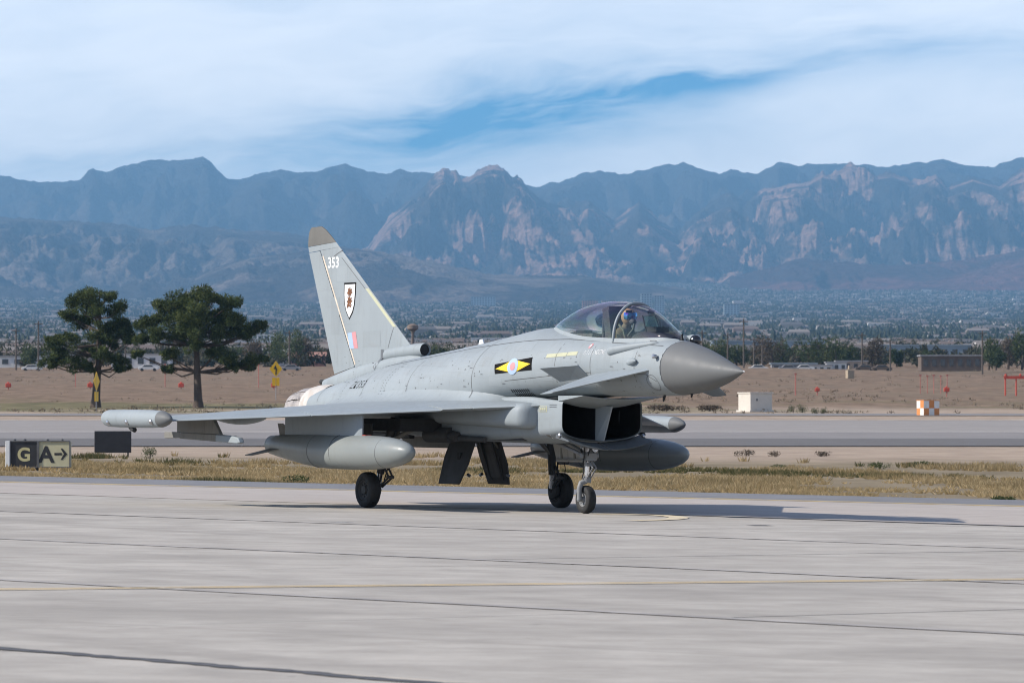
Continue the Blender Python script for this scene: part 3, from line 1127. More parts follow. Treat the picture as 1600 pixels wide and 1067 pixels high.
# hinged lower lip, drooped, one leaf for each duct
for sgn in (1, -1):
    b = MB()
    vs_, fs = [], []
    ys = np.linspace(.03, .845, 14)
    for y in ys:
        zz = 1.415 - .145 * (1 - (y / .845) ** 2) - .02
        for s, dz_ in ((4.66, -.01), (4.26, -.115), (4.24, -.128), (4.26, -.14), (4.70, -.08)):
            vs_.append(P(s, y * sgn, zz + dz_))
    for i in range(len(ys) - 1):
        for j in range(5):
            a = i * 5
            fs.append((a + j, a + (j + 1) % 5, a + 5 + (j + 1) % 5, a + 5 + j))
    fs += [tuple(range(5)), tuple((len(ys) - 1) * 5 + j for j in range(5))]
    b.add(vs_, fs)
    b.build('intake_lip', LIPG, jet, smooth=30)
    # hinge pivot at the corner
    MB().lathe(P(4.55, .845 * sgn, 1.36), (0, -sgn, 0), [(-.02, .035), (.02, .04), (.035, .015)], 10).build('lip_pivot', STEEL, jet)
    # rounded fairing where the side body starts
    rs = []
    for s in np.concatenate([np.linspace(5.30, 5.5, 7), np.linspace(5.6, 10.6, 26)]):
        q = min(1, (s - 5.30) / .24)
        k = math.sqrt(max(.0004, 1 - (1 - q) ** 2))
        zc, hz = 1.69 + .01 * (s - 5.3), (.235 - .012 * (s - 5.3)) * (.55 + .45 * k)
        yo = .80 + (.37 + .02 * (s - 5.3)) * k
        r_ = []
        for a in np.linspace(-math.pi / 2, math.pi / 2, 15):
            c, sn = math.cos(a), math.sin(a)
            r_.append(P(s, (.835 + (yo - .835) * abs(c) ** .55) * sgn, zc + hz * math.copysign(abs(sn) ** .7, sn)))
        rs.append(r_)
    b = MB()
    b.rings(rs)
    b.build('side_fairing', GREY, jet, smooth=50)

# ---- wings
def s_le(y):
    return 5.66 + 1.292 * (y - 1.2)


def s_te(y):
    return 13.0 - .09 * (y - 1.0)


def w_z(y):
    return 1.845 - .0755 * (y - 1.2)


def w_t(y):
    return .195 - .031 * (y - .9)


def foil(x):
    return 5 * (.2969 * math.sqrt(x) - .126 * x - .3516 * x * x + .2843 * x ** 3 - .1036 * x ** 4)


def wing_pt(y, s, top, droop=0.0):
    c = s_te(y) - s_le(y)
    x = min(1, max(0, (s - s_le(y)) / c))
    th_ = w_t(y) * foil(x) * (1.05 if top else .95)
    return w_z(y) + (th_ if top else -th_) + .018 * math.sin(math.pi * x)


def wing_panel(y0, y1, f0, f1, ny, nx, sgn, drop0=0.0, drop1=0.0, closed_front=False):
    """part of the wing between span stations, from chord line f0(y) to f1(y) (stations)"""
    rs = []
    for y in np.linspace(y0, y1, ny):
        a, c = f0(y), f1(y)
        r_ = []
        k = np.linspace(0, 1, nx)
        if closed_front:
            k = k ** 1.8
        xs_ = [a + (c - a) * q for q in k]
        dr = [drop0 + (drop1 - drop0) * q for q in k]
        for s, q in zip(xs_, dr):
            r_.append(P(s, y * sgn, wing_pt(y, s, True) + q))
        for s, q in list(zip(xs_, dr))[::-1][:(-1 if closed_front else None)]:
            r_.append(P(s, y * sgn, wing_pt(y, s, False) + q - .0004))
        rs.append(r_)
    return MB().rings(rs)


def slat_s(y):
    return s_le(y) + .20 + .055 * (s_te(y) - s_le(y))


def flap_s(y):
    return s_te(y) - (.95 - .07 * (y - 1.2))


YT = 5.24
for sgn in (1, -1):
    wing = wing_panel(.85, YT, lambda y: slat_s(y) + .006, lambda y: flap_s(y) - .006, 26, 16, sgn).build('wing', GREY, jet, smooth=35)
    # fixed leading edge at the root, two slats outboard
    wing_panel(.85, 1.62, s_le, slat_s, 8, 9, sgn, 0, 0, True).build('wing_root_edge', GREY, wing, smooth=40)
    wing_panel(1.64, 1.98, s_le, slat_s, 4, 9, sgn, 0, 0, True).build('wing_root_edge', GREY, wing, smooth=40)
    wing_panel(2.0, 3.52, s_le, slat_s, 10, 9, sgn, -.02, 0, True).build('slat', GREY2, wing, smooth=40)
    wing_panel(3.54, YT, s_le, slat_s, 10, 9, sgn, -.02, 0, True).build('slat', GREY2, wing, smooth=40)
    wing_panel(1.2, 3.0, flap_s, s_te, 8, 8, sgn, 0, -.05).build('flap', GREY2, wing, smooth=40)
    wing_panel(3.02, YT - .03, flap_s, s_te, 8, 8, sgn, 0, -.05).build('flap', GREY2, wing, smooth=40)
    # blend between fuselage side and wing top
    rs = []
    for s in np.linspace(6.2, 12.6, 40):
        q = (s - 6.2) / 6.4
        k = max(.05, math.sin(math.pi * q ** .8) ** .7)
        zs = 1.95 + .26 * k
        y0 = fus_y(s, zs) - .02
        y1 = max(fus_y(s, 1.9), 1.0) + .08 + .42 * k * (.45 + .55 * q)
        y1 = min(y1, 1.2 + (s - s_le(1.2)) / 1.292 - .08)
        y1 = max(y1, y0 + .06)
        z1 = wing_pt(y1, s, True) - .01
        zm_ = wing_pt(max(1.0, fus_y(s, 1.95)), s, True)
        c0 = (max(y0, fus_y(s, 2.0)) + .04, zm_ + .03)
        r_ = []
        for t_ in np.linspace(0, 1, 9):
            y = (1 - t_) ** 2 * y0 + 2 * t_ * (1 - t_) * c0[0] + t_ * t_ * y1
            z = (1 - t_) ** 2 * zs + 2 * t_ * (1 - t_) * c0[1] + t_ * t_ * z1
            r_.append(P(s, y * sgn, z))
        rs.append(r_)
    MB().rings(rs, closed=False).build('wing_fillet', GREY, jet, smooth=60)
    # wing tip pod
    b = MB()
    zp = 1.555
    prof = [(10.80, .150), (11.2, .162), (11.8, .165), (12.5, .163), (12.95, .155), (13.06, .135), (13.08, .06)]
    b.lathe(P(0, 5.42 * sgn, zp), (-1, 0, 0), [(s - S0 + S0, r) for s, r in prof], 26)
    pod = b.build('wing_tip_pod', GREY, jet, smooth=40)
    b = MB()
    b.lathe(P(0, 5.42 * sgn, zp), (-1, 0, 0), [(10.44, .004), (10.47, .04), (10.55, .085), (10.65, .12), (10.74, .141), (10.795, .150)], 26)
    b.build('pod_nose', RADOME, pod, smooth=60)
    for s, a in ((10.95, 200), (11.95, 205), (12.75, 210), (12.9, 20)):
        ca, sa = math.cos(R(a)), math.sin(R(a))
        b = MB()
        b.lathe(P(s, (5.42 + .15 * (-ca if sgn > 0 else -ca)) * sgn, zp + .15 * sa), (0, (ca if sgn > 0 else -ca), sa), [(-.05, .05), (.02, .052), (.04, .03)], 12)
        b.build('pod_sensor', STEEL, pod)
    b = MB()
    b.lathe(P(12.0, 5.42 * sgn, zp - .19), (1, 0, -.2), [(-.12, .03), (-.02, .045), (.08, .045), (.1, .02)], 10)
    b.build('pod_aerial', DARK, pod)
    # outboard pylon with missile rail
    zr = wing_pt(4.32, 11.6, False)
    b = MB()
    b.slab([P(10.95, 4.29 * sgn, zr + .03), P(12.35, 4.29 * sgn, zr + .02), P(12.35, 4.29 * sgn, 1.30), P(10.6, 4.29 * sgn, 1.29)], (0, -.07 * sgn, 0))
    py = b.build('pylon', DOORG, jet, smooth=30, bevel=.012)
    b = MB()
    b.slab([P(9.78, 4.27 * sgn, 1.15), P(9.86, 4.27 * sgn, 1.24), P(10.1, 4.27 * sgn, 1.27), P(10.75, 4.27 * sgn, 1.29), P(10.75, 4.27 * sgn, 1.155), P(9.9, 4.27 * sgn, 1.13)], (0, -.11 * sgn, 0))
    b.build('rail_front', GREY, py, smooth=30, bevel=.02)
    b = MB()
    b.slab([P(10.752, 4.275 * sgn, 1.29), P(12.2, 4.275 * sgn, 1.31), P(12.2, 4.275 * sgn, 1.20), P(10.752, 4.275 * sgn, 1.16)], (0, -.10 * sgn, 0))
    b.build('launch_rail', DOORG, py, smooth=30, bevel=.01)
    b = MB()
    b.slab([P(12.202, 4.28 * sgn, 1.32), P(12.85, 4.28 * sgn, 1.32), P(12.85, 4.28 * sgn, 1.20), P(12.202, 4.28 * sgn, 1.21)], (0, -.09 * sgn, 0))
    b.build('rail_tail', DOORG, py, smooth=30, bevel=.01)
    # flap actuator fairing
    for yy, s0, s1, dep in ((3.75, 10.0, 12.2, .17), (1.95, 9.9, 12.2, .20)):
        rs = []
        for s in np.linspace(s0, s1, 16):
            q = (s - s0) / (s1 - s0)
            k = math.sin(math.pi * (.04 + .92 * q)) ** .6
            zw = wing_pt(yy, min(s, s_te(yy)), False) + .02
            rs.append([P(s, (yy + .075 * k * math.cos(a)) * sgn, zw - .012 - dep * k * max(0, -math.sin(a)) + .02 * max(0, math.sin(a))) for a in np.linspace(0, 2 * math.pi, 14, endpoint=False)])
        MB().rings(rs).build('flap_fairing', GREY2, jet, smooth=60)
    # inboard pylon and fuel tank
    zr = wing_pt(2.82, 9.4, False)
    rs = []
    for s, hw in ((8.05, .012), (8.12, .045), (8.3, .075), (8.6, .085), (10.2, .085), (10.8, .05), (11.0, .012)):
        zt_ = wing_pt(2.82, s, False) + .03
        rs.append([P(s, (2.82 + hw) * sgn, zt_), P(s, (2.82 - hw) * sgn, zt_), P(s, (2.82 - hw) * sgn, 1.24), P(s, (2.82 + hw) * sgn, 1.24)])
    MB().rings(rs).build('tank_pylon', GREY2, jet, smooth=30)
    TK = [(6.24, 1.035, .006), (6.26, 1.035, .06), (6.33, 1.03, .118), (6.48, 1.027, .178), (6.75, 1.022, .235), (7.10, 1.017, .274), (7.35, 1.015, .288), (7.8, 1.01, .303), (8.4, 1.008, .308), (9.2, 1.01, .307), (9.7, 1.02, .297),
          (10.2, 1.04, .274), (10.7, 1.065, .24), (11.2, 1.09, .20), (11.5, 1.105, .172), (11.53, 1.105, .15)]
    rs = [[P(s, (2.82 + r * math.cos(a)) * sgn, zc + r * math.sin(a)) for a in np.linspace(0, 2 * math.pi, 36, endpoint=False)] for s, zc, r in TK]
    tank = MB().rings(rs).build('fuel_tank', TANKG, jet, smooth=50)
    MB().slab([P(10.75, (2.82 + .20) * sgn, 1.03), P(11.25, (2.82 + .17) * sgn, 1.03), P(11.75, (2.82 + .44) * sgn, .90), P(11.5, (2.82 + .44) * sgn, .90)], (0, 0, .018)).build('tail_fin', DOORG, tank, smooth=0)
    MB().slab([P(10.75, (2.82 - .20) * sgn, 1.03), P(11.25, (2.82 - .17) * sgn, 1.03), P(11.75, (2.82 - .44) * sgn, .90), P(11.5, (2.82 - .44) * sgn, .90)], (0, 0, .018)).build('tail_fin', DOORG, tank, smooth=0)
    MB().slab([P(10.55, 2.83 * sgn, 1.27), P(11.2, 2.83 * sgn, 1.25), P(11.3, 2.83 * sgn, 1.50), P(11.12, 2.83 * sgn, 1.50)], (0, .02, 0)).build('tail_fin', DOORG, tank, smooth=0)
    b = MB()
    b.lathe(P(0, 2.82 * sgn, 1.015), (-1, 0, 0), [(7.10, .2745), (7.104, .2765), (7.114, .2772), (7.118, .276), (7.118, .27), (8.75, .30), (8.75, .3085), (8.755, .3105), (8.765, .3105), (8.77, .3085), (8.77, .30), (9.6, .29), (9.6, .3005), (9.605, .3025), (9.615, .302), (9.62, .30)], 36, cap=False)
    b.build('tank_seam', LINE, tank, smooth=0)
    MB().box(P(7.9, 2.82 * sgn, 1.315), (.12, .12, .012)).build('filler_cap', material('filler_red', (.35, .04, .03), .5, var=.2), tank, smooth=0)

# ---- tail: fin, rudder, tip
FIN_T = 1.0


def fin_th(s, z, le, te):
    x = min(1, max(0.0, (s - le) / max(.05, te - le)))
    base = .115 - .085 * (z - 2.5) / 2.7
    return base * min(1.0, foil(min(1, max(.0005, x))) * 1.02 + .035)


def fin_le(z):
    return 11.44 + (z - 2.99) / (4.97 - 2.99) * 2.98


def fin_te(z):
    return 14.39 + (min(z, 4.89) - 2.43) / 2.46 * 1.16


def hinge_s(z):
    return 13.57 + (z - 2.62) / (4.70 - 2.62) * 1.38


def fin_piece(rows_, nx=12):
    """rows: (s0, s1, z0, z1) pairs from bottom to top, thickness from the whole fin"""
    rs = []
    for s0, s1, z0, z1 in rows_:
        r_ = []
        for sd in (1, -1):
            ks = np.linspace(0, 1, nx)
            ks = ks if sd == 1 else ks[::-1]
            for k in ks:
                s, z = s0 + (s1 - s0) * k, z0 + (z1 - z0) * k
                le, te = fin_le(z), fin_te(z)
                r_.append(P(s, sd * fin_th(s, z, le, te), z))
        rs.append(r_)
    return MB().rings(rs)


rows_ = []
for k in np.linspace(0, 1, 22):
    z0 = 2.50 + (4.86 - 2.50) * k
    zh = 2.30 + (4.81 - 2.30) * k
    zl = z0
    te_s = min(hinge_s(zh) - .012, 99)
    rows_.append((fin_le(zl), te_s, zl, zh))
fin_o = fin_piece(rows_, 16).build('fin', GREY, jet, smooth=50)
rows_ = [(hinge_s(z) + .012, fin_te(z - .10 * (1 - k)), z, z - .14 * (1 - k) - .025 * k) for k, z in ((k, 2.58 + (4.80 - 2.58) * k) for k in np.linspace(0, 1, 16))]
fin_crown = fin_piece([(fin_le(4.862), fin_te(4.785), 4.862, 4.785), (fin_le(4.958), fin_te(4.885), 4.958, 4.885)], 16).build('fin_crown', GREY, fin_o, smooth=50)
rudder = fin_piece(rows_, 8).build('rudder', GREY, jet, smooth=50)
tip = []
for zl, zt_, a in ((4.962, 4.893, 0), (5.05, 4.99, .04), (5.14, 5.09, .12), (5.21, 5.17, .24), (5.25, 5.23, .40), (5.275, 5.265, .58)):
    l0, t0 = fin_le(zl) + (.22 * a if a else 0), fin_te(zt_) - .34 * a ** 1.5
    tip.append((l0, t0, zl, zt_))
fin_tip = fin_piece(tip, 14).build('fin_tip', FINTIP, jet, smooth=50)
# cold-air scoop at the fin root, chute fairing, fuel-vent pipe
rs = []
for s, r, z in ((10.86, .120, 2.885), (10.95, .128, 2.885), (11.3, .128, 2.87), (11.8, .122, 2.84), (12.3, .115, 2.79)):
    rs.append([P(s, r * .95 * math.cos(a), z + r * math.sin(a)) for a in np.linspace(0, 2 * math.pi, 24, endpoint=False)])
rs = [[P(10.90, .10 * math.cos(a), 2.885 + .104 * math.sin(a)) for a in np.linspace(0, 2 * math.pi, 24, endpoint=False)]] + rs
scoop = MB().rings(rs, cap0=False).build('air_scoop', GREY, jet, smooth=50)
MB().lathe(P(10.93, 0, 2.885), (-1, 0, 0), [(-.028, .099), (.3, .08)], 20).build('scoop_throat', DARK, scoop)
rs = []
for s, w, zt_, zb_ in ((10.95, .06, 2.80, 2.6), (11.3, .14, 2.80, 2.5), (12.0, .17, 2.76, 2.4), (12.8, .19, 2.66, 2.25), (13.6, .20, 2.56, 2.10), (14.3, .18, 2.42, 2.06), (14.66, .14, 2.35, 2.10)):
    zm_, hh = (zt_ + zb_) / 2, (zt_ - zb_) / 2
    rs.append([P(s, w * math.copysign(abs(math.cos(a)) ** .8, math.cos(a)), zm_ + hh * math.copysign(abs(math.sin(a)) ** .8, math.sin(a))) for a in np.linspace(0, 2 * math.pi, 24, endpoint=False)])
MB().rings(rs).build('chute_fairing', GREY, jet, smooth=50)
MB().lathe(P(14.6, .03, 2.29), (-1, 0, 0), [(0, .055), (.28, .05), (.285, .035), (.2, .03)], 14).build('vent_pipe', DARK, jet)
# dark seal on the scoop flank
# engines
for sgn in (1, -1):
    org = P(0, .485 * sgn, 1.755)
    MB().lathe(org, (-1, 0, 0), [(13.40, .478), (13.72, .482), (13.95, .468), (14.12, .445), (14.14, .36)], 40, cap=False).build('heat_shield', HEAT, jet, smooth=40)
    noz = MB().lathe(org, (-1, 0, 0), [(14.1, .415), (14.3, .40), (14.5, .37)], 40, cap=False).build('nozzle', NOZ, jet, smooth=40)
    for k in range(14):
        a0, a1 = 2 * math.pi * (k + .06) / 14, 2 * math.pi * (k + .94) / 14
        vs_ = []
        for t_, r0, r1 in ((14.12, .432, .405), (14.5, .415, .392), (14.90, .335, .318)):
            for r_ in (r0, r1):
                for a in (a0, (a0 + a1) / 2, a1):
                    vs_.append(org + Vector((-t_, r_ * math.cos(a), r_ * math.sin(a))))
        fs = []
        for i in range(2):
            o_ = i * 6
            fs += [(o_, o_ + 1, o_ + 7, o_ + 6), (o_ + 1, o_ + 2, o_ + 8, o_ + 7), (o_ + 3, o_ + 9, o_ + 10, o_ + 4), (o_ + 4, o_ + 10, o_ + 11, o_ + 5), (o_, o_ + 6, o_ + 9, o_ + 3), (o_ + 2, o_ + 5, o_ + 11, o_ + 8)]
        fs += [(12, 13, 16, 15), (13, 14, 17, 16), (0, 3, 4, 1), (1, 4, 5, 2)]
        MB().add(vs_, fs).build('petal', NOZ, noz, smooth=30)
    MB().lathe(org, (-1, 0, 0), [(13.6, .2), (14.2, .34), (14.86, .30)], 30, cap=True).build('jet_pipe', NOZD, noz)

# ---- landing gear
def wheel(s, y, r, w, sgn, rimr):
    org = P(s, y, r)
    ax = (0, -1, 0)
    hw = w / 2
    prof = [(-hw * .80, rimr), (-hw * .98, rimr + .02), (-hw, rimr + (r - rimr) * .45), (-hw * .93, r * .90), (-hw * .74, r * .965), (-hw * .45, r * .99)]
    tread = []
    for k, q in enumerate((-.36, -.33, -.30, -.27, -.13, -.10, -.07, -.04, .04, .07, .10, .13, .27, .30, .33, .36)):
        tread.append((hw * q, r * (1.0 if k % 4 in (0, 3) else .982)))
    prof = prof + tread + [(-a, b_) for a, b_ in prof[::-1]]
    wh = MB().lathe(org, ax, [(-hw * .5, rimr * .98), (hw * .5, rimr * .98)], 30).build('wheel', STRUT, jet)
    MB().lathe(org, ax, prof, 44, cap=False).build('tyre', RUBBER, wh, smooth=50)
    for e in (-1, 1):
        rim = [(e * hw * .5, rimr * .99), (e * hw * .86, rimr * 1.01), (e * hw * .90, rimr * .95), (e * hw * .62, rimr * .82), (e * hw * .55, rimr * .45), (e * hw * .85, rimr * .40), (e * hw * .95, rimr * .22), (e * hw * .95, .005)]
        o = MB().lathe(org, ax, rim, 30, cap=False).build('rim', STRUT if r < .3 else DOORD, wh, smooth=35)
        for k in range(8):
            a = 2 * math.pi * k / 8
            c = org + Vector((rimr * .63 * math.cos(a), -e * hw * .60, rimr * .63 * math.sin(a)))
            MB().lathe(c, (0, -e, 0), [(-.01, rimr * .10), (.012, rimr * .10)], 8).build('lug', STEEL if r < .3 else DARK, wh)
    return wh


DOORL = paint_material('nose_door_grey', (.30, .29, .265), .6, .1, .25, (.09, .085, .08))
# nose gear
NG = 5.05
wheel(NG, 0, .245, .17, 1, .125)
b = MB()
b.tube([P(NG - .05, 0, 1.25), P(NG - .04, 0, .98)], .075, 14)
b.tube([P(NG - .04, 0, 1.0), P(NG - .035, 0, .92)], .095, 14)
nose_leg = b.build('nose_leg', STRUT, jet)
MB().tube([P(NG - .035, 0, .93), P(NG - .03, 0, .58)], .045, 14).build('oleo', CHROME, nose_leg)
b = MB()
b.lathe(P(NG - .03, 0, .60), (0, 0, 1), [(-.06, .07), (.0, .08), (.05, .07)], 14)
b.tube([P(NG - .03, .02, .57), P(NG - .01, .11, .53), P(NG + .0, .135, .44), P(NG, .132, .32), P(NG, .13, .235)], [.05, .05, .045, .042, .05], 12)
b.tube([P(NG, .16, .245), P(NG, 0, .245)], .035, 10)
b.build('fork', STRUT, nose_leg, smooth=60)
b = MB()
for k in (-1, 1):
    b.tube([P(NG - .10, .035 * k, .95), P(NG - .28, .035 * k, .80), P(NG - .09, .035 * k, .62)], .016, 6)
b.build('torque_link', STRUT, nose_leg)
b = MB()
b.tube([P(NG - .10, -.17, 1.01), P(NG - .10, .17, 1.01)], .05, 12)
b.box(P(NG - .12, 0, .99), (.12, .2, .14))
b.build('steering_motor', STRUT, nose_leg, bevel=.008)
b = MB()
b.tube([P(NG + .02, .05, 1.22), P(NG + .02, -.05, 1.02)], .03, 8)
b.tube([P(NG - .06, .12, 1.24), P(NG - .06, .09, .72), P(NG - .02, .10, .6)], .011, 6)
b.tube([P(NG - .08, -.1, 1.24), P(NG - .1, -.08, .9), P(NG - .03, -.05, .62)], .011, 6)
b.tube([P(NG + .04, .09, 1.24), P(NG + .05, .08, 1.1), P(NG + .0, .06, .95)], .014, 6)
b.tube([P(NG - .15, .05, 1.22), P(NG - .22, .06, 1.12), P(NG - .16, .08, .98), P(NG - .10, .07, .9)], .012, 6)
b.tube([P(NG - .02, -.12, 1.25), P(NG + .08, -.13, 1.0), P(NG + .02, -.1, .8), P(NG + .03, -.09, .66)], .012, 6)
b.tube([P(NG - .13, .12, 1.2), P(NG - .18, .14, 1.05), P(NG - .12, .13, .88)], .010, 6)
b.build('hydraulic_hose', DARK, nose_leg)
b = MB()
b.box(P(NG - .03, .09, 1.18), (.10, .07, .10))
b.box(P(NG - .05, -.10, 1.12), (.09, .06, .16))
b.box(P(NG - .10, 0, .86), (.06, .14, .07))
b.lathe(P(NG - .04, 0, 1.06), (0, 0, 1), [(0, .088), (.03, .092), (.06, .088)], 14)
b.build('gear_bracket', STRUT, nose_leg, bevel=.006)
b = MB()
b.tube([P(NG + .95, .12, 1.26), P(NG + .03, .06, 1.02)], .032, 10)
b.tube([P(NG + .95, -.12, 1.26), P(NG + .03, -.06, 1.02)], .032, 10)
b.build('drag_strut', STRUT, nose_leg)
b = MB()
for y in (.09, -.09):
    b.lathe(P(NG - .12, y, 1.14), (1, 0, 0), [(-.06, .03), (-.02, .06), (.03, .065)], 14)
lamp = b.build('taxi_light', STEEL, nose_leg)
tag(lamp, kind=None)
# nose gear door, hanging on the port side, with ribs
b = MB()
b.slab([P(5.22, -.28, 1.28), P(5.20, -.33, 1.05), P(5.27, -.35, .93), P(5.40, -.36, .89), P(6.62, -.36, .88), P(6.68, -.29, 1.28)], (0, -.03, 0))
door = b.build('nose_gear_door', DOORL, jet, smooth=25, bevel=.008)
for s in (5.5, 5.95, 6.4):
    MB().box(P(s, -.30, 1.08), (.04, .03, .30)).build('door_rib', DOORG, door, smooth=0)
MB().box(P(5.95, -.302, .93), (1.25, .03, .035)).build('door_rib', DOORG, door, smooth=0)
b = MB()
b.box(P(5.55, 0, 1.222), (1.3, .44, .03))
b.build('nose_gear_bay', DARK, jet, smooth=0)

LINING = paint_material('door_lining', (.085, .083, .078), .6, .2, .3, (.03, .03, .03))
# main gear
for sgn in (1, -1):
    YG = 2.02 * sgn
    wheel(9.3, YG, .325, .225, sgn, .185)
    b = MB()
    b.tube([P(9.05, 1.62 * sgn, 1.62), P(9.18, 1.74 * sgn, 1.05), P(9.25, 1.80 * sgn, .62)], [.085, .08, .07], 12)
    leg = b.build('main_leg', DOORD, jet)
    MB().tube([P(9.25, 1.80 * sgn, .66), P(9.28, 1.82 * sgn, .36)], .05, 12).build('oleo', STEEL, leg)
    b = MB()
    b.tube([P(9.28, 1.80 * sgn, .36), P(9.3, 1.82 * sgn, .325), P(9.3, YG, .325)], .06, 10)
    b.lathe(P(9.3, 1.88 * sgn, .325), (0, sgn, 0), [(-.05, .13), (.05, .15), (.08, .10)], 20)
    b.build('brake_pack', DOORD, leg)
    b = MB()
    for k in (-1, 1):
        b.tube([P(9.15, (1.76 + .04 * k) * sgn, .78), P(8.93, (1.76 + .04 * k) * sgn, .56), P(9.2, (1.82 + .03 * k) * sgn, .38)], .022, 8)
    b.tube([P(8.93, 1.70 * sgn, .56), P(8.93, 1.84 * sgn, .56)], .03, 8)
    b.build('torque_link', DOORD, leg)
    b = MB()
    b.tube([P(9.1, 1.70 * sgn, 1.20), P(8.6, 1.35 * sgn, 1.50)], .045, 10)
    b.tube([P(9.16, 1.73 * sgn, .98), P(9.35, 1.35 * sgn, 1.45)], .04, 10)
    b.build('side_brace', DOORG, leg)
    b = MB()
    b.tube([P(9.1, 1.75 * sgn, 1.25), P(9.05, 1.80 * sgn, .85), P(9.16, 1.86 * sgn, .45)], .012, 6)
    b.tube([P(9.0, 1.72 * sgn, 1.3), P(8.95, 1.74 * sgn, .95), P(9.1, 1.80 * sgn, .5)], .012, 6)
    b.tube([P(9.02, 1.88 * sgn, 1.05), P(8.98, 1.92 * sgn, .72), P(9.05, 1.93 * sgn, .40)], .010, 6)
    b.build('brake_hose', DARK, leg)
    # small leg door outboard of the strut
    b = MB()
    b.slab([P(9.0, 2.10 * sgn, 1.52), P(9.6, 2.10 * sgn, 1.52), P(9.50, 2.04 * sgn, .80), P(9.10, 2.04 * sgn, .80)], (0, -.03 * sgn, 0))
    b.build('leg_door', DOORD, jet, smooth=0, bevel=.008)
    # wheel bay in the underside and clutter in it
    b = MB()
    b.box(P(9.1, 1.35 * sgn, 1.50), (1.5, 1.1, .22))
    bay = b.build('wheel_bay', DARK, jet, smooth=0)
    b = MB()
    b.tube([P(8.0, 1.05 * sgn, 1.33), P(8.75, 1.1 * sgn, 1.33)], .14, 14)
    b.tube([P(7.75, 1.05 * sgn, 1.30), P(8.0, 1.05 * sgn, 1.33)], .09, 12)
    b.tube([P(6.9, .98 * sgn, 1.26), P(7.75, 1.02 * sgn, 1.28)], .05, 10)
    b.build('retraction_jack', DOORD, jet)
    # inboard main door, splayed
    y0, y1 = .22, .50
    b = MB()
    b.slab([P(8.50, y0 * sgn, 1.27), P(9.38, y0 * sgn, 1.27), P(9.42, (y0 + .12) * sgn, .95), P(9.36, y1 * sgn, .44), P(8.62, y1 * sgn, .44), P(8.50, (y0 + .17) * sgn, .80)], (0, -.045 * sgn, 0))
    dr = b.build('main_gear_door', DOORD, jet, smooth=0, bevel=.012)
    for s in (8.72, 9.15):
        MB().slab([P(s, (y0 + .01) * sgn, 1.2), P(s + .05, (y0 + .01) * sgn, 1.2), P(s + .05, (y1 - .02) * sgn, .52), P(s, (y1 - .02) * sgn, .52)], (0, .035 * sgn, 0)).build('door_rib', DOORD, dr, smooth=0)
    MB().slab([P(8.66, (y0 + .055) * sgn, 1.17), P(9.22, (y0 + .055) * sgn, 1.17), P(9.24, (y1 - .045) * sgn, .56), P(8.72, (y1 - .045) * sgn, .56)], (0, .018 * sgn, 0)).build('door_lining', LINING, dr, smooth=0)
    MB().box(P(8.86, (y0 + .155) * sgn, .93), (.10, .05, .16)).build('door_bracket', DARK, dr, smooth=0)
    for s in (8.62, 9.26):
        MB().tube([P(s, (y0 - .10) * sgn, 1.30), P(s, (y0 + .02) * sgn, 1.16), P(s, (y0 + .07) * sgn, 1.10)], .022, 6).build('door_hinge', DOORG, dr)
    MB().tube([P(9.40, (y1 - .10) * sgn, .62), P(9.46, (y1 - .10) * sgn, .60)], .03, 8).build('door_latch', STEEL, dr)
    MB().tube([P(8.5, (y1 - .09) * sgn, .62), P(8.44, (y1 - .09) * sgn, .60)], .03, 8).build('door_latch', STEEL, dr)
# flat keel pieces and empty missile stations under the belly
for sgn in (1, -1):
    for s0, s1 in ((5.9, 7.7), (10.0, 12.3)):
        b = MB()
        b.box(P((s0 + s1) / 2, .74 * sgn, 1.30), (s1 - s0, .12, .10))
        b.build('missile_station', DOORD, jet, bevel=.015)
b = MB()
b.slab([P(9.9, -.12, 1.30), P(12.0, -.12, 1.30), P(11.8, -.1, 1.08), P(10.1, -.1, 1.08)], (0, .24, 0))
b.build('centre_pylon', DOORG, jet, bevel=.02)

# spine details
MB().slab([P(8.62, .01, 2.94), P(8.85, .01, 2.94), P(8.80, .01, 3.06), P(8.70, .01, 3.07)], (0, -.02, 0)).build('spine_aerial', WHITEP, jet, smooth=0)
MB().lathe(P(9.35, 0, 2.87), (0, 0, 1), [(0, .06), (.04, .05), (.06, .01)], 12).build('spine_beacon', GREY2, jet)

# ------------------------------------------------------------------ markings laid on the skin
def bvh_of(objs):
    vs_, fs = [], []
    for o in objs:
        k = len(vs_)
        vs_ += [v.co.copy() for v in o.data.vertices]
        fs += [tuple(i + k for i in p.vertices) for p in o.data.polygons]
    return BVHTree.FromPolygons(vs_, fs)


BODY = bvh_of([o for o in jet.children if o.type == 'MESH' and o.name.split('.')[0] in ('fuselage', 'intake_body', 'side_fairing', 'radome', 'wing_fillet')])
FINB = bvh_of([o for o in jet.children if o.type == 'MESH' and o.name.split('.')[0] in ('fin', 'rudder', 'fin_tip', 'air_scoop', 'chute_fairing')] + [fin_crown])


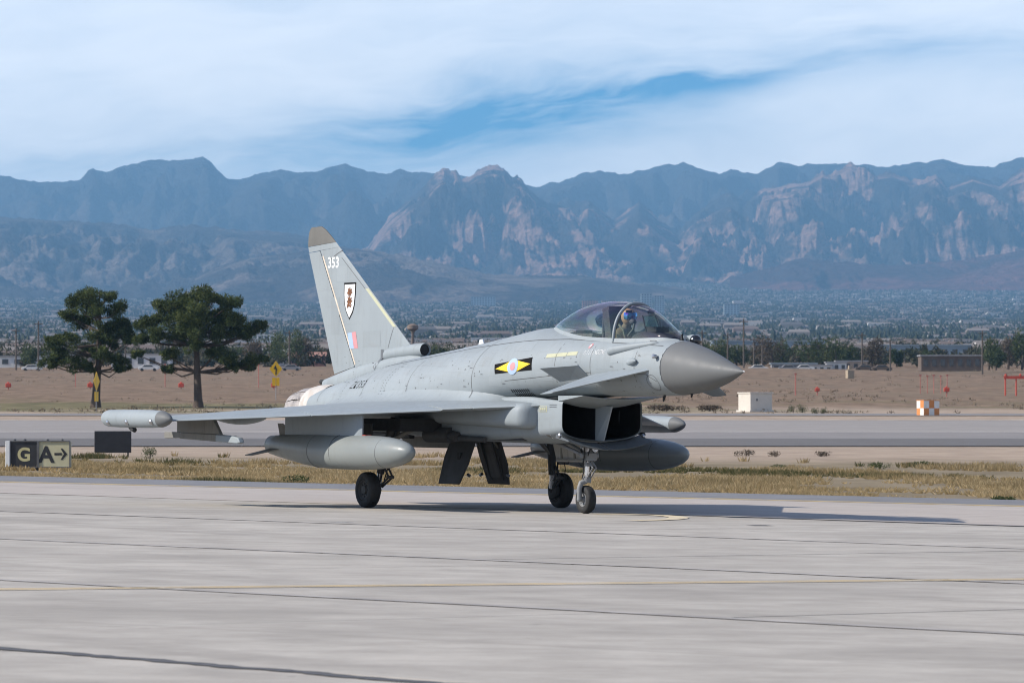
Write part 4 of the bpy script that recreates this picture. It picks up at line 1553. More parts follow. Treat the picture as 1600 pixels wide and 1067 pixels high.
def lay(name, verts2, faces, mat, parent, bvh, lift=.004, cuts=0):
    """project (s, z) outlines from starboard onto the skin"""
    bm_ = bmesh.new()
    vv = [bm_.verts.new((s, 0, z)) for s, z in verts2]
    for f in faces:
        try:
            bm_.faces.new([vv[i] for i in f])
        except ValueError:
            pass
    if cuts:
        bmesh.ops.triangulate(bm_, faces=[f for f in bm_.faces if len(f.verts) > 4])
        bmesh.ops.subdivide_edges(bm_, edges=bm_.edges, cuts=cuts, use_grid_fill=True)
    last = .5
    for v in bm_.verts:
        s, z = v.co.x, v.co.z
        loc, nrm, _, _ = bvh.ray_cast(Vector((S0 - s, -4.0, z)), Vector((0, 1, 0)))
        if loc is None:
            loc, nrm = Vector((S0 - s, -last, z)), Vector((0, -1, 0))
        if nrm.y > 0:
            nrm = -nrm
        last = -loc.y
        v.co = loc + nrm * lift
    me = bpy.data.meshes.new(name)
    bmesh.ops.recalc_face_normals(bm_, faces=bm_.faces)
    bm_.to_mesh(me)
    bm_.free()
    me.materials.append(mat)
    o = bpy.data.objects.new(name, me)
    COL.objects.link(o)
    o.parent = parent
    return o


def lay_line(name, pts, w, mat, parent, bvh, lift=.003, step=.06):
    dense = []
    for (a, b_) in zip(pts[:-1], pts[1:]):
        n = max(1, int(math.hypot(b_[0] - a[0], b_[1] - a[1]) / step))
        dense += [(a[0] + (b_[0] - a[0]) * k / n, a[1] + (b_[1] - a[1]) * k / n) for k in range(n)]
    dense.append(pts[-1])
    vs_, fs = [], []
    for i, p in enumerate(dense):
        a, c = dense[max(0, i - 1)], dense[min(len(dense) - 1, i + 1)]
        d = Vector((c[0] - a[0], c[1] - a[1])).normalized()
        vs_ += [(p[0] - d.y * w / 2, p[1] + d.x * w / 2), (p[0] + d.y * w / 2, p[1] - d.x * w / 2)]
    for i in range(len(dense) - 1):
        fs.append((2 * i, 2 * i + 2, 2 * i + 3, 2 * i + 1))
    return lay(name, vs_, fs, mat, parent, bvh, lift)


def lay_text(name, txt, s_left, z, height, mat, parent, bvh, shear=0.0, bold=0.0, slope=0.0, width=1.0, lift=.004):
    cu = bpy.data.curves.new(name, 'FONT')
    cu.body = txt
    cu.size = height / .70
    cu.shear = shear
    cu.offset = bold
    cu.space_character = 1.05
    o = bpy.data.objects.new(name, cu)
    COL.objects.link(o)
    dg = bpy.context.evaluated_depsgraph_get()
    me = o.evaluated_get(dg).to_mesh()
    v2 = [(s_left - v.co.x * width, z + v.co.y + slope * v.co.x * width) for v in me.vertices]
    fs = [tuple(p.vertices) for p in me.polygons]
    o.evaluated_get(dg).to_mesh_clear()
    bpy.data.objects.remove(o)
    bpy.data.curves.remove(cu)
    return lay(name, v2, fs, mat, parent, bvh, lift)


def grid(c00, c10, c11, c01, nu=8, nv=4):
    vs_, fs = [], []
    for j in range(nv + 1):
        for i in range(nu + 1):
            u, v = i / nu, j / nv
            vs_.append(tuple((c00[k] * (1 - u) + c10[k] * u) * (1 - v) + (c01[k] * (1 - u) + c11[k] * u) * v for k in (0, 1)))
    for j in range(nv):
        for i in range(nu):
            a = j * (nu + 1) + i
            fs.append((a, a + 1, a + nu + 2, a + nu + 1))
    return vs_, fs


# fin markings
lay_text('fin_number', '353', 14.69, 4.475, .20, WHITEP, fin_o, FINB, bold=.007, width=1.06)
sh = [(14.0, 4.175), (13.52, 4.18), (13.525, 3.95), (13.56, 3.74), (13.63, 3.60), (13.77, 3.47), (13.91, 3.62), (13.98, 3.77), (14.005, 3.96)]
cs, cz = sum(p[0] for p in sh) / len(sh), sum(p[1] for p in sh) / len(sh)
lay('shield_border', sh, [tuple(range(len(sh)))], BLACKP, fin_o, FINB, .004)
shi = [(cs + (s - cs) * .87, cz + (z - cz) * .90) for s, z in sh]
lay('shield', shi, [tuple(range(len(sh)))], WHITEP, fin_o, FINB, .007)
# two brown birds, wings up, one above the other
bird = [(-.12, -.02), (-.06, .03), (-.09, .10), (-.02, .07), (.02, .13), (.04, .06), (.11, .08), (.09, .02), (.15, .00), (.08, -.03), (.07, -.09), (.02, -.05), (-.04, -.10), (-.05, -.05)]
for q, (bs_, bz_, k) in enumerate(((13.765, 3.99, .88), (13.765, 3.825, .88))):
    pts = [(bs_ - x * k, bz_ + z * k) for x, z in bird]
    lay('bird_emblem', pts, [tuple(range(len(pts)))], BROWNP, fin_o, FINB, .010 + .001 * q)
lay('claw_emblem', [(13.845, 3.765), (13.805, 3.795), (13.725, 3.745), (13.665, 3.765), (13.705, 3.705), (13.785, 3.725), (13.865, 3.685)], [tuple(range(7))], BROWNP, fin_o, FINB, .0125)
lay('fin_flash', [(13.84, 3.215), (13.67, 3.23), (13.57, 2.925), (13.74, 2.92)], [(0, 1, 2, 3)], PBLUE, fin_o, FINB, .004)
lay('fin_flash', [(13.668, 3.23), (13.50, 3.245), (13.40, 2.93), (13.568, 2.925)], [(0, 1, 2, 3)], PRED, fin_o, FINB, .004)
lay_line('hinge_strip', [(hinge_s(4.70) - .05, 4.70), (hinge_s(2.62) - .05, 2.62)], .05, HINGE, fin_o, FINB)
lay('formation_light', [(fin_le(4.05) + .03, 4.05), (fin_le(4.05) + .13, 4.05), (fin_le(3.32) + .13, 3.32), (fin_le(3.32) + .03, 3.32)], [(0, 1, 2, 3)], STRIPL, fin_o, FINB, .004)
lay_line('panel_line', [(fin_le(4.7) + .12, 4.66), (fin_le(4.05) + .14, 4.05)], .012, LINE, fin_o, FINB)
lay_line('panel_line', [(fin_le(3.32) + .1, 3.3), (12.2, 2.92)], .012, LINE, fin_o, FINB)
lay_line('panel_line', [(14.6, 4.62), (14.35, 4.72), (14.12, 4.80)], .018, LINE, fin_o, FINB)
lay_line('scoop_seal', [(12.42, 2.90), (12.42, 2.66), (12.52, 2.54)], .10, DGREY, scoop, FINB, .006)
lay_line('panel_line', [(13.3, 2.62), (13.3, 2.42)], .012, LINE, fin_o, FINB)

# squadron bars and pale roundel
def bars():
    A, B, C, D_ = (6.48, 2.42), (5.40, 2.49), (5.44, 2.715), (6.545, 2.59)
    v, f = grid(A, B, C, D_, 16, 4)
    lay('squadron_bar', v, f, BLACKP, fuselage, BODY, .004)
    def uv(u, w_):
        return tuple((A[k] * (1 - u) + B[k] * u) * (1 - w_) + (D_[k] * (1 - u) + C[k] * u) * w_ for k in (0, 1))
    for u0, um, u1 in ((.03, .40, .40), (.97, .60, .60)):
        tri = [uv(u0, .5), uv(um, .03), uv(u1, .97)]
        lay('bar_triangle', tri, [(0, 1, 2)], YELP, fuselage, BODY, .007, 3)
    lay('bar_centre', [uv(.38, .03), uv(.62, .03), uv(.62, .97), uv(.38, .97)], [(0, 1, 2, 3)], YELP, fuselage, BODY, .007, 3)
    cs_, cz_ = uv(.5, .5)
    for nm, r, m_, lf in (('roundel', .155, PBLUE, .010), ('roundel_centre', .078, PRED, .013)):
        n = 24
        pts = [(cs_ + r * math.cos(2 * math.pi * k / n), cz_ + r * .92 * math.sin(2 * math.pi * k / n)) for k in range(n)] + [(cs_, cz_)]
        lay(nm, pts, [(k, (k + 1) % n, n) for k in range(n)], m_, fuselage, BODY, lf, 1)


bars()
lay_text('serial_number', 'ZK353', 11.88, 2.15, .14, BLACKP, fuselage, BODY, shear=.25, bold=-.002, slope=.03, width=1.16)
v, f = grid((4.72, 2.755), (3.62, 2.80), (3.60, 2.85), (4.70, 2.81), 16, 1)
for k in range(3):
    a, c = 5.04 - .295 * k, 5.04 - .295 * k - .28
    v, f = grid((a, 2.70 + .055 * (5.04 - a)), (c, 2.70 + .055 * (5.04 - c)), (c, 2.765 + .055 * (5.04 - c)), (a, 2.765 + .055 * (5.04 - a)), 5, 1)
    lay('formation_light', v, f, STRIPL, fuselage, BODY, .005)
lay_text('pilot_name', 'FLT LT J NOONE', 3.99, 2.75, .078, WHITEP, fuselage, BODY, shear=.15, bold=-.001, slope=.03, width=.66)
n = 10
for r0, m_ in ((.045, PRED), (.022, WHITEP)):
    pts = [(3.91 + r0 * math.cos(2 * math.pi * k / n), 2.905 + r0 * math.sin(2 * math.pi * k / n)) for k in range(n)]
    lay('warning_mark', pts, [tuple(range(n))], m_, fuselage, BODY, .004 if r0 > .03 else .006)
# louvre grille
v, f = grid((6.16, 2.03), (5.62, 2.03), (5.62, 2.165), (6.16, 2.14), 6, 3)
lay('louvre_plate', v, f, GREY2, fuselage, BODY, .004)
for k in range(9):
    for j in range(2):
        a = 6.14 - .055 * k
        zz = 2.035 + .065 * j + .002 * k
        lay('louvre', [(a, zz), (a - .028, zz), (a - .040, zz + .050), (a - .012, zz + .050)], [(0, 1, 2, 3)], BLACKP, fuselage, BODY, .008)
# stencils on the intake side
lay('stencil_box', [(5.25, 1.765), (5.0, 1.765), (5.0, 1.865), (5.25, 1.865)], [(0, 1, 2, 3)], STRIPL, intake, BODY, .004)
lay('stencil_panel', [(5.23, 1.777), (5.02, 1.777), (5.02, 1.853), (5.23, 1.853)], [(0, 1, 2, 3)], GREY, intake, BODY, .007)
for k in range(3):
    lay('stencil_mark', [(5.20 - .06 * k, 1.797), (5.155 - .06 * k, 1.797), (5.155 - .06 * k, 1.835), (5.20 - .06 * k, 1.835)], [(0, 1, 2, 3)], STRIPL, intake, BODY, .010)
for j in range(2):
    lay_line('stencil_line', [(4.92, 1.885 - .035 * j), (4.70, 1.885 - .035 * j)], .014, DGREY, intake, BODY, .004)
tri = [(5.14, 1.375), (4.97, 1.375), (5.07, 1.30)]
lay('warning_triangle', tri, [(0, 1, 2)], WHITEP, intake, BODY, .006)
lay('warning_triangle', [(5.115, 1.368), (4.995, 1.368), (5.066, 1.315)], [(0, 1, 2)], DOORG, intake, BODY, .009)
v, f = grid((5.18, 1.985), (4.78, 2.0), (4.78, 2.03), (5.14, 2.03), 4, 1)
lay('vent_slot', v, f, DGREY, fuselage, BODY, .004)

# repainted panels, a shade off the rest, and small stencils
PANA = paint_material('jet_grey_repaint', (.25, .28, .295), .5, .05, .1)
PANB = paint_material('jet_grey_aged', (.23, .258, .272), .6, .06, .18)
for k, (s0, s1, z0, z1) in enumerate(((2.62, 3.2, 2.60, 2.80), (3.0, 3.6, 2.30, 2.50), (4.85, 5.3, 2.30, 2.46), (6.7, 7.1, 2.55, 2.85), (7.35, 8.2, 2.45, 2.70), (8.4, 9.3, 2.55, 2.78), (9.6, 10.2, 2.28, 2.52), (10.6, 11.1, 2.32, 2.5),
                                      (12.3, 13.0, 2.05, 2.25), (7.4, 8.1, 2.80, 2.95), (5.6, 6.1, 2.82, 2.98), (11.4, 12.0, 2.36, 2.48), (6.3, 6.66, 2.2, 2.36))):
    v, f = grid((s0, z0), (s1, z0 + .02), (s1, z1 + .02), (s0, z1), 6, 4)
    lay('skin_panel', v, f, (PANA, PANB)[k % 2], fuselage, BODY, .002)
for k, (s0, s1, z0, z1) in enumerate(((13.2, 12.5, 2.95, 3.25), (14.3, 13.9, 4.2, 4.5), (14.55, 14.2, 3.2, 3.9))):
    v, f = grid((s0, z0), (s1, z0), (s1, z1), (s0, z1), 4, 4)
    lay('skin_panel', v, f, (PANB, PANA)[k % 2], fin_o, FINB, .002)
rs_ = random.Random(8)
for _ in range(26):
    s_, z_ = rs_.uniform(2.2, 12.5), rs_.uniform(2.15, 2.72)
    lay('stencil_mark', [(s_, z_), (s_ - rs_.uniform(.04, .11), z_), (s_ - .06, z_ + .016), (s_, z_ + .016)], [(0, 1, 2, 3)], DGREY, fuselage, BODY, .004)

# panel joints and rivet rows
def hoop(s, z0, z1, w=.012, m_=LINE, par=None):
    lay_line('panel_line', [(s, z0 + (z1 - z0) * k / 8) for k in range(9)], w, m_, par or fuselage, BODY)


for s, z0, z1 in ((1.858, 2.12, 2.96), (2.55, 2.2, 2.98), (3.75, 2.2, 2.90), (4.75, 2.2, 2.95), (7.2, 2.0, 3.08), (9.4, 2.1, 2.82), (11.2, 2.0, 2.62), (13.2, 1.9, 2.25)):
    hoop(s, z0, z1)
lay_line('panel_line', [(2.0, 2.90), (2.6, 2.93), (3.4, 2.96)], .012, LINE, fuselage, BODY)
lay_line('panel_line', [(3.8, 2.99), (4.8, 3.03), (5.6, 3.02), (6.4, 2.98)], .012, LINE, fuselage, BODY)
lay_line('panel_line', [(6.4, 2.98), (8, 2.88), (10, 2.68), (11.2, 2.56)], .012, LINE, fuselage, BODY)
lay_line('panel_line', [(3.75, 2.45), (4.75, 2.40), (6.2, 2.30)], .010, LINE, fuselage, BODY)
lay_line('panel_line', [(2.0, 2.30), (2.25, 2.42), (2.5, 2.42)], .010, LINE, fuselage, BODY)
n = 16
lay_line('panel_line', [(2.12 + .15 * math.cos(2 * math.pi * k / n), 2.28 + .13 * math.sin(2 * math.pi * k / n)) for k in range(n + 1)], .012, DGREY, fuselage, BODY)
rv, rf = [], []
for s, z0, z1 in ((10.3, 2.05, 2.62), (10.42, 2.05, 2.6), (12.15, 1.95, 2.42)):
    k = z0
    while k < z1:
        o_ = len(rv)
        s_ = s - .35 * (k - z0) ** 1.5
        rv += [(s_ - .009, k), (s_ + .009, k), (s_ + .009, k + .018), (s_ - .009, k + .018)]
        rf.append((o_, o_ + 1, o_ + 2, o_ + 3))
        k += .05
rnd = random.Random(11)
for _ in range(80):
    s_, k = rnd.uniform(2.0, 13), rnd.uniform(2.1, 2.75)
    o_ = len(rv)
    q = rnd.uniform(.006, .013)
    rv += [(s_ - q, k - q), (s_ + q, k - q), (s_ + q, k + q), (s_ - q, k + q)]
    rf.append((o_, o_ + 1, o_ + 2, o_ + 3))
tag(lay('rivets', rv, rf, LINE, fuselage, BODY, .003), kind='stuff')

# ------------------------------------------------------------------ pilot
pilot = empty('person')
pilot.matrix_world = JET_M
tag(pilot, 'pilot in helmet and olive flight suit sitting under the canopy of the jet', 'person')
joints = [P(3.790, 0, 2.76), P(3.810, 0, 2.95), P(3.830, 0, 3.12), P(3.770, 0, 3.24), P(3.690, 0, 3.34)]
radii = [.17, .16, .17, .065, .09]
edges = [(0, 1), (1, 2), (2, 3), (3, 4)]
for sg in (1, -1):
    k = len(joints)
    joints += [P(3.810, .19 * sg, 3.12), P(3.650, .29 * sg, 2.90), P(3.370, .22 * sg, 2.97), P(3.280, .20 * sg, 2.99)]
    radii += [.075, .052, .038, .042]
    edges += [(2, k), (k, k + 1), (k + 1, k + 2), (k + 2, k + 3)]
    for q in range(4):
        j = len(joints)
        yy = (.165 + .022 * q) * sg
        L = (.07, .08, .075, .06)[q]
        joints += [P(3.270 - L * .5, yy, 2.985), P(3.270 - L * .8, yy, 2.945)]
        radii += [.010, .008]
        edges += [(k + 3, j), (j, j + 1)]
    j = len(joints)
    joints += [P(3.300, .145 * sg, 3.0), P(3.260, .135 * sg, 3.01)]
    radii += [.011, .009]
    edges += [(k + 3, j), (j, j + 1)]
    k = len(joints)
    joints += [P(3.750, .10 * sg, 2.73), P(3.250, .15 * sg, 2.80), P(2.870, .14 * sg, 2.47), P(2.730, .14 * sg, 2.46)]
    radii += [.10, .07, .05, .045]
    edges += [(0, k), (k, k + 1), (k + 1, k + 2), (k + 2, k + 3)]
me = bpy.data.meshes.new('body')
me.from_pydata(joints, edges, [])
body = bpy.data.objects.new('body', me)
COL.objects.link(body)
body.parent = pilot
sk_m = body.modifiers.new('skin', 'SKIN')
sv = me.skin_vertices[0].data
for i, r in enumerate(radii):
    sv[i].radius = (r, r)
sv[0].use_root = True
sub = body.modifiers.new('sub', 'SUBSURF')
sub.levels = sub.render_levels = 2
me.materials.append(material('flight_suit', (.16, .125, .07), .85, var=.25, vscale=9))
b = MB()
rs = []
for k in range(1, 12):
    a = math.pi * k / 12
    r = math.sin(a)
    rs.append([P(3.690 + .155 * r * math.cos(q), .125 * r * math.sin(q), 3.42 + .15 * math.cos(a)) for q in np.linspace(0, 2 * math.pi, 20, endpoint=False)])
b.rings(rs)
helmet = b.build('helmet', material('helmet_grey', (.34, .23, .13), .5, var=.15, vscale=8), pilot, smooth=60)
b = MB()
rs = []
for z, rr in ((3.375, .155), (3.41, .168), (3.45, .170), (3.49, .158)):
    rs.append([P(3.690 - rr * math.cos(a), .85 * rr * math.sin(a), z) for a in np.linspace(-1.25, 1.25, 14)])
b.rings(rs, closed=False)
b.build('visor', material('visor_mirror', (.10, .32, .62), .12, .9, var=.5, vscale=14, col2=(.30, .12, .50), mixscale=9), helmet, smooth=60)
b = MB()
b.lathe(P(3.570, 0, 3.34), (1, 0, -.35), [(-.03, .06), (.02, .062), (.07, .045), (.09, .02)], 14)
b.tube([P(3.500, 0, 3.30), P(3.470, .04, 3.2), P(3.550, .1, 3.08)], .022, 8)
b.build('oxygen_mask', material('mask_rubber', (.06, .065, .06), .7, var=.2), helmet)
b = MB()
for sg in (1, -1):
    b.tube([P(3.870, .08 * sg, 3.28), P(3.690, .10 * sg, 3.18), P(3.650, .06 * sg, 2.95)], .022, 8)
b.build('harness', material('harness_green', (.10, .10, .06), .8, var=.2), pilot)

# ------------------------------------------------------------------ airfield furniture
def text_mesh(name, txt, height, mat, parent, loc, bold=0.0, width=1.0):
    """upright lettering facing the camera side (-Y) of its sign, built as thin flat print"""
    cu = bpy.data.curves.new(name, 'FONT')
    cu.body = txt
    cu.size = height / .70
    cu.offset = bold
    cu.align_x = 'CENTER'
    o = bpy.data.objects.new(name, cu)
    COL.objects.link(o)
    dg = bpy.context.evaluated_depsgraph_get()
    me0 = o.evaluated_get(dg).to_mesh()
    b_ = MB()
    b_.add([(loc[0] + v.co.x * width, loc[1], loc[2] + v.co.y) for v in me0.vertices], [tuple(p.vertices) for p in me0.polygons])
    o.evaluated_get(dg).to_mesh_clear()
    bpy.data.objects.remove(o)
    bpy.data.curves.remove(cu)
    return b_.build(name, mat, parent, smooth=0)


SIGN_BLACK = material('sign_black', (.02, .02, .022), .5, var=.2)
SIGN_TAN = material('sign_tan', (.42, .39, .25), .6, var=.1, vscale=4)
SIGN_YEL = material('sign_lettering', (.42, .38, .20), .6, var=.1)
SIGN_WHITE = material('sign_white_edge', (.62, .62, .60), .6, var=.1)
SIGN_POST = material('sign_post', (.10, .10, .10), .6, var=.2)
RED = material('marker_red', (.42, .06, .035), .55, var=.15)
REDP = material('post_red', (.36, .13, .10), .6, var=.15)
GALV = material('galvanised', (.26, .26, .26), .5, .4, var=.15)
WOODP = material('pole_wood', (.085, .068, .055), .85, var=.25, vscale=3)
ROADY = material('road_sign_yellow', (.72, .42, .01), .5, var=.06)
CONC = material('box_concrete', (.52, .48, .42), .8, var=.06, vscale=2, bump=.1)
ORANGE = material('checker_orange', (.55, .20, .055), .6, var=.12)
CHW = material('checker_white', (.66, .63, .58), .6, var=.08)


def on_ground(px, d, off=-.1):
    x = at(px, d)
    return Vector((x, d, gz(x, d) + off))


# direction sign with two panels
d = 144.0
g = on_ground(61, d)
sg = empty('taxiway_sign', g, R(-6))
tag(sg, 'two-panel taxiway sign, black panel with G and tan panel with A and arrow', 'sign')
pz, ph = .10, .76
b = MB().box((-.42, 0, pz + ph / 2), (.80, .22, ph))
b.build('black_panel', SIGN_BLACK, sg, smooth=0, bevel=.015)
b = MB().box((.475, 0, pz + ph / 2), (.93, .22, ph))
b.build('tan_panel', SIGN_TAN, sg, smooth=0, bevel=.012)
b = MB()
for x0, x1 in ((-.82, -.02), (.01, .94)):
    for z0 in (pz, pz + ph):
        b.box(((x0 + x1) / 2, -.12, z0), (x1 - x0, .04, .035))
    for xx in (x0, x1):
        b.box((xx, -.12, pz + ph / 2), (.035, .036, ph))
b.build('panel_frame', SIGN_POST, sg, smooth=0)
MB().box((-.90, -.02, pz + ph / 2), (.13, .26, ph)).build('end_cap', SIGN_WHITE, sg, smooth=0, bevel=.01)
text_mesh('letter', 'G', .38, SIGN_YEL, sg, (-.42, -.116, pz + .19), .015)
text_mesh('letter', 'A', .46, SIGN_BLACK, sg, (.24, -.116, pz + .15), .02)
b = MB()
b.slab([(.48, -.116, pz + .35), (.70, -.116, pz + .35), (.70, -.116, pz + .42), (.48, -.116, pz + .42)], (0, .002, 0))
b.slab([(.66, -.1162, pz + .22), (.72, -.1162, pz + .22), (.86, -.1162, pz + .385), (.72, -.1162, pz + .55), (.66, -.1162, pz + .55), (.76, -.1162, pz + .385)], (0, .002, 0))
b.build('arrow', SIGN_BLACK, sg, smooth=0)
for x_ in (-.80, -.05, .88):
    MB().box((x_, 0, .05), (.06, .06, .12)).build('leg', SIGN_POST, sg, smooth=0)
for x_ in (-.72, -.42, .25, .68):
    MB().lathe((x_, 0, pz + ph), (0, 0, 1), [(0, .05), (.05, .05), (.07, .02)], 8).build('cap_lug', SIGN_POST, sg)
d = 196.0
sb = empty('taxiway_sign', on_ground(176.5, d, -.1), R(4))
tag(sb, 'blank black back of a taxiway sign standing left of the bush', 'sign')
MB().box((0, 0, .60), (1.46, .2, .86)).build('panel', SIGN_BLACK, sb, smooth=0, bevel=.02)
for x_ in (-.6, .6):
    MB().box((x_, 0, .08), (.07, .07, .2)).build('leg', SIGN_POST, sb, smooth=0)

# yellow diamond road sign
def diamond(px, d, h, label, edge=False):
    r_ = empty('road_sign', on_ground(px, d, -.1), R(70) if edge else R(3))
    tag(r_, label, 'road sign')
    MB().tube([(0, .04, -.3), (0, .04, h)], .045, 8).build('post', GALV, r_)
    q = .92
    MB().slab([(0, 0, h - 2 * q + .1), (q * .78, 0, h - q + .1), (0, 0, h + .1), (-q * .78, 0, h - q + .1)], (0, .02, 0)).build('diamond_plate', ROADY, r_, smooth=0)
    MB().box((0, .01, h - 2 * q - .42), (.82, .02, .92)).build('lower_plate', ROADY, r_, smooth=0)
    if not edge:
        b_ = MB()
        b_.slab([(-.07, -.012, h - q - .55), (.09, -.012, h - q - .55), (.13, -.012, h - q + .1), (-.02, -.012, h - q + .12)], (0, .008, 0))
        b_.slab([(-.26, -.0125, h - q + .12), (.2, -.0125, h - q - .05), (-.05, -.0125, h - q + .55)], (0, .008, 0))
        b_.build('arrow', SIGN_BLACK, r_, smooth=0)
    return r_


diamond(431, 560, 4.55, 'yellow diamond road sign with black arrow beside the jet fin')
diamond(151, 470, 3.7, 'yellow road sign seen edge-on against the trunk of the smaller pine', True)

# red lights and thin posts
def red_light(px, d, label, k=1.0):
    r_ = empty('obstruction_light', on_ground(px, d, -.1))
    tag(r_, label, 'light', 'red obstruction lights on the field')
    MB().tube([(0, 0, -.3), (0, 0, .8 * k)], .07, 8).build('stem', REDP, r_)
    MB().box((0, 0, 1.05 * k), (1.0 * k, .6 * k, .75 * k)).build('housing', RED, r_, smooth=0, bevel=.08)
    MB().lathe((0, 0, 1.4 * k), (0, 0, 1), [(0, .2 * k), (.18 * k, .2 * k), (.26 * k, .08 * k)], 10).build('lens', RED, r_)


for px, lb in ((13, 'red obstruction light at the far left edge of the field'), (141, 'red obstruction light behind the smaller pine trunk'), (283, 'red obstruction light left of the larger pine trunk'), (428, 'red obstruction light at the foot of the yellow diamond sign')):
    red_light(px, 690, lb, .78)
red_light(1277, 640, 'red obstruction light right of the lone red post on the field', .62)
red_light(1479, 630, 'red obstruction light at the foot of the thin approach posts', .72)


def post(px, d, h, mat, label, group, r=.09, arm=False):
    p_ = empty('marker_post', on_ground(px, d, -.1))
    tag(p_, label, 'post', group)
    MB().tube([(0, 0, -.3), (0, 0, h)], r, 8).build('shaft', mat, p_)
    MB().box((0, 0, h), (.32, .2, .18)).build('lamp_head', mat, p_, smooth=0)


for px, lb in ((118, 'thin red post left of the smaller pine trunk'), (258, 'thin red post between the two pine trunks'), (404, 'thin red post between larger pine and diamond sign')):
    post(px, 720, 3.6, REDP, lb, 'thin red approach posts', .06)
post(1243, 640, 2.7, REDP, 'lone red approach post right of the concrete box', 'thin red approach posts', .08)
for k, (px, lb) in enumerate(((1438, 'first thin approach post left of the checkered box light'), (1449, 'second thin approach post near the checkered box'), (1459, 'third thin approach post near the checkered box'), (1470, 'fourth thin approach post near the checkered box'), (1480, 'last thin approach post, above the red light'))):
    post(px, 660, 2.4 - .1 * (k % 2), REDP, lb, 'row of thin approach posts', .05)
fr = empty('approach_frame', on_ground(1592, 640, -.1))
tag(fr, 'red metal approach-light frame with crossbar at the right edge', 'frame')
for x_ in (-1.75, -.35, 1.05, 2.2):
    MB().tube([(x_, 0, -.3), (x_, 0, 2.2)], .1, 8).build('leg', RED, fr)
MB().box((.25, 0, 2.25), (4.4, .25, .38)).build('crossbar', RED, fr, smooth=0)
for x_ in (-1.7, .2, 2.1):
    MB().lathe((x_, 0, 2.42), (0, 0, 1), [(0, .16), (.2, .16), (.3, .05)], 8).build('lamp', RED, fr)

# concrete equipment box, checkered box, small beige box
d = 468.0
cb = empty('equipment_box', on_ground(1180, d, -.1), R(30))
tag(cb, 'pale concrete equipment box with lid and plinth beyond the jet nose', 'box')
MB().box((0, 0, .08), (2.75, 2.45, .18)).build('plinth', CONC, cb, smooth=0, bevel=.03)
MB().box((0, 0, .95), (2.45, 2.15, 1.6)).build('body', CONC, cb, smooth=0, bevel=.05)
MB().box((0, 0, 1.80), (2.6, 2.3, .12)).build('lid', CONC, cb, smooth=0, bevel=.03)
MB().box((-.5, -1.085, 1.15), (.18, .03, .22)).build('data_plate', SIGN_POST, cb, smooth=0)
d = 440.0
ck = empty('checkered_box', on_ground(1450, d, -.1), R(28))
tag(ck, 'small equipment box painted in orange and white checks', 'box')
CW, CDp, CHh = 1.62, 1.15, 1.32
MB().box((0, 0, CHh / 2), (CW - .02, CDp - .02, CHh - .02)).build('core', CHW, ck, smooth=0)
for i in range(3):
    for j in range(2):
        mm = ORANGE if (i + j) % 2 == 0 else CHW
        MB().box((-CW / 2 + (i + .5) * CW / 3, -CDp / 2, CHh * (j + .5) / 2), (CW / 3 - .004, .03, CHh / 2 - .004)).build('check_panel', mm, ck, smooth=0)
for i in range(2):
    for j in range(2):
        mm = ORANGE if (i + j) % 2 == 1 else CHW
        for e in (-1, 1):
            MB().box((e * CW / 2, -CDp / 2 + (i + .5) * CDp / 2, CHh * (j + .5) / 2), (.03, CDp / 2 - .004, CHh / 2 - .004)).build('check_panel', mm, ck, smooth=0)
MB().box((0, 0, CHh + .03), (CW + .06, CDp + .06, .06)).build('lid', ORANGE, ck, smooth=0)
CABT = material('cabinet_tan', (.30, .24, .17), .8, var=.1)
sbx = empty('utility_cabinet', on_ground(1328, 900, -.1), R(20))
tag(sbx, 'small beige utility cabinet alone on the dirt rise', 'cabinet')
MB().box((0, 0, .8), (1.3, 1.1, 1.5)).build('body', CABT, sbx, smooth=0, bevel=.05)
MB().box((0, 0, 2.05), (.6, .5, .7)).build('hood', CABT, sbx, smooth=0, bevel=.05)

# ------------------------------------------------------------------ plants
def leaf_material(name, c1, c2, c3, trans=.3):
    m = bpy.data.materials.new(name)
    m.use_nodes = True
    t = NT(m.node_tree)
    p = m.node_tree.nodes['Principled BSDF']
    a = t.node('ShaderNodeAttribute')
    a.attribute_name = 'tone'
    f = a.outputs['Fac']
    c = t.mix(t.sstep(f, .0, .55), c1, c2)
    c = t.mix(t.sstep(f, .55, 1.0), c, c3)
    m.node_tree.links.new(c, p.inputs['Base Color'])
    p.inputs['Roughness'].default_value = .7
    p.inputs['Specular IOR Level'].default_value = .2
    tl = t.node('ShaderNodeBsdfTranslucent')
    m.node_tree.links.new(c, tl.inputs[0])
    mx = t.node('ShaderNodeMixShader')
    mx.inputs[0].default_value = trans
    m.node_tree.links.new(p.outputs[0], mx.inputs[1])
    m.node_tree.links.new(tl.outputs[0], mx.inputs[2])
    m.node_tree.links.new(mx.outputs[0], m.node_tree.nodes['Material Output'].inputs[0])
    return m


PINE = leaf_material('pine_needles', (.022, .036, .012), (.058, .08, .024), (.125, .14, .045))
SHRUB = leaf_material('shrub_leaves', (.035, .05, .018), (.06, .08, .028), (.10, .11, .045))
BROWNSHRUB = leaf_material('dry_shrub', (.05, .04, .028), (.09, .07, .05), (.15, .11, .075))
CITYTREE = leaf_material('city_trees', (.02, .028, .016), (.035, .045, .025), (.06, .065, .038))
BELT = leaf_material('belt_leaves', (.03, .038, .02), (.06, .06, .035), (.10, .082, .055))
SCRUB = leaf_material('scrub_dry', (.10, .08, .055), (.16, .125, .085), (.22, .175, .12))
GRASS = leaf_material('dry_grass', (.095, .095, .036), (.40, .29, .14), (.66, .50, .28), .45)
BARK = material('bark', (.075, .055, .042), .9, var=.3, vscale=2.0, bump=.4, bscale=8)


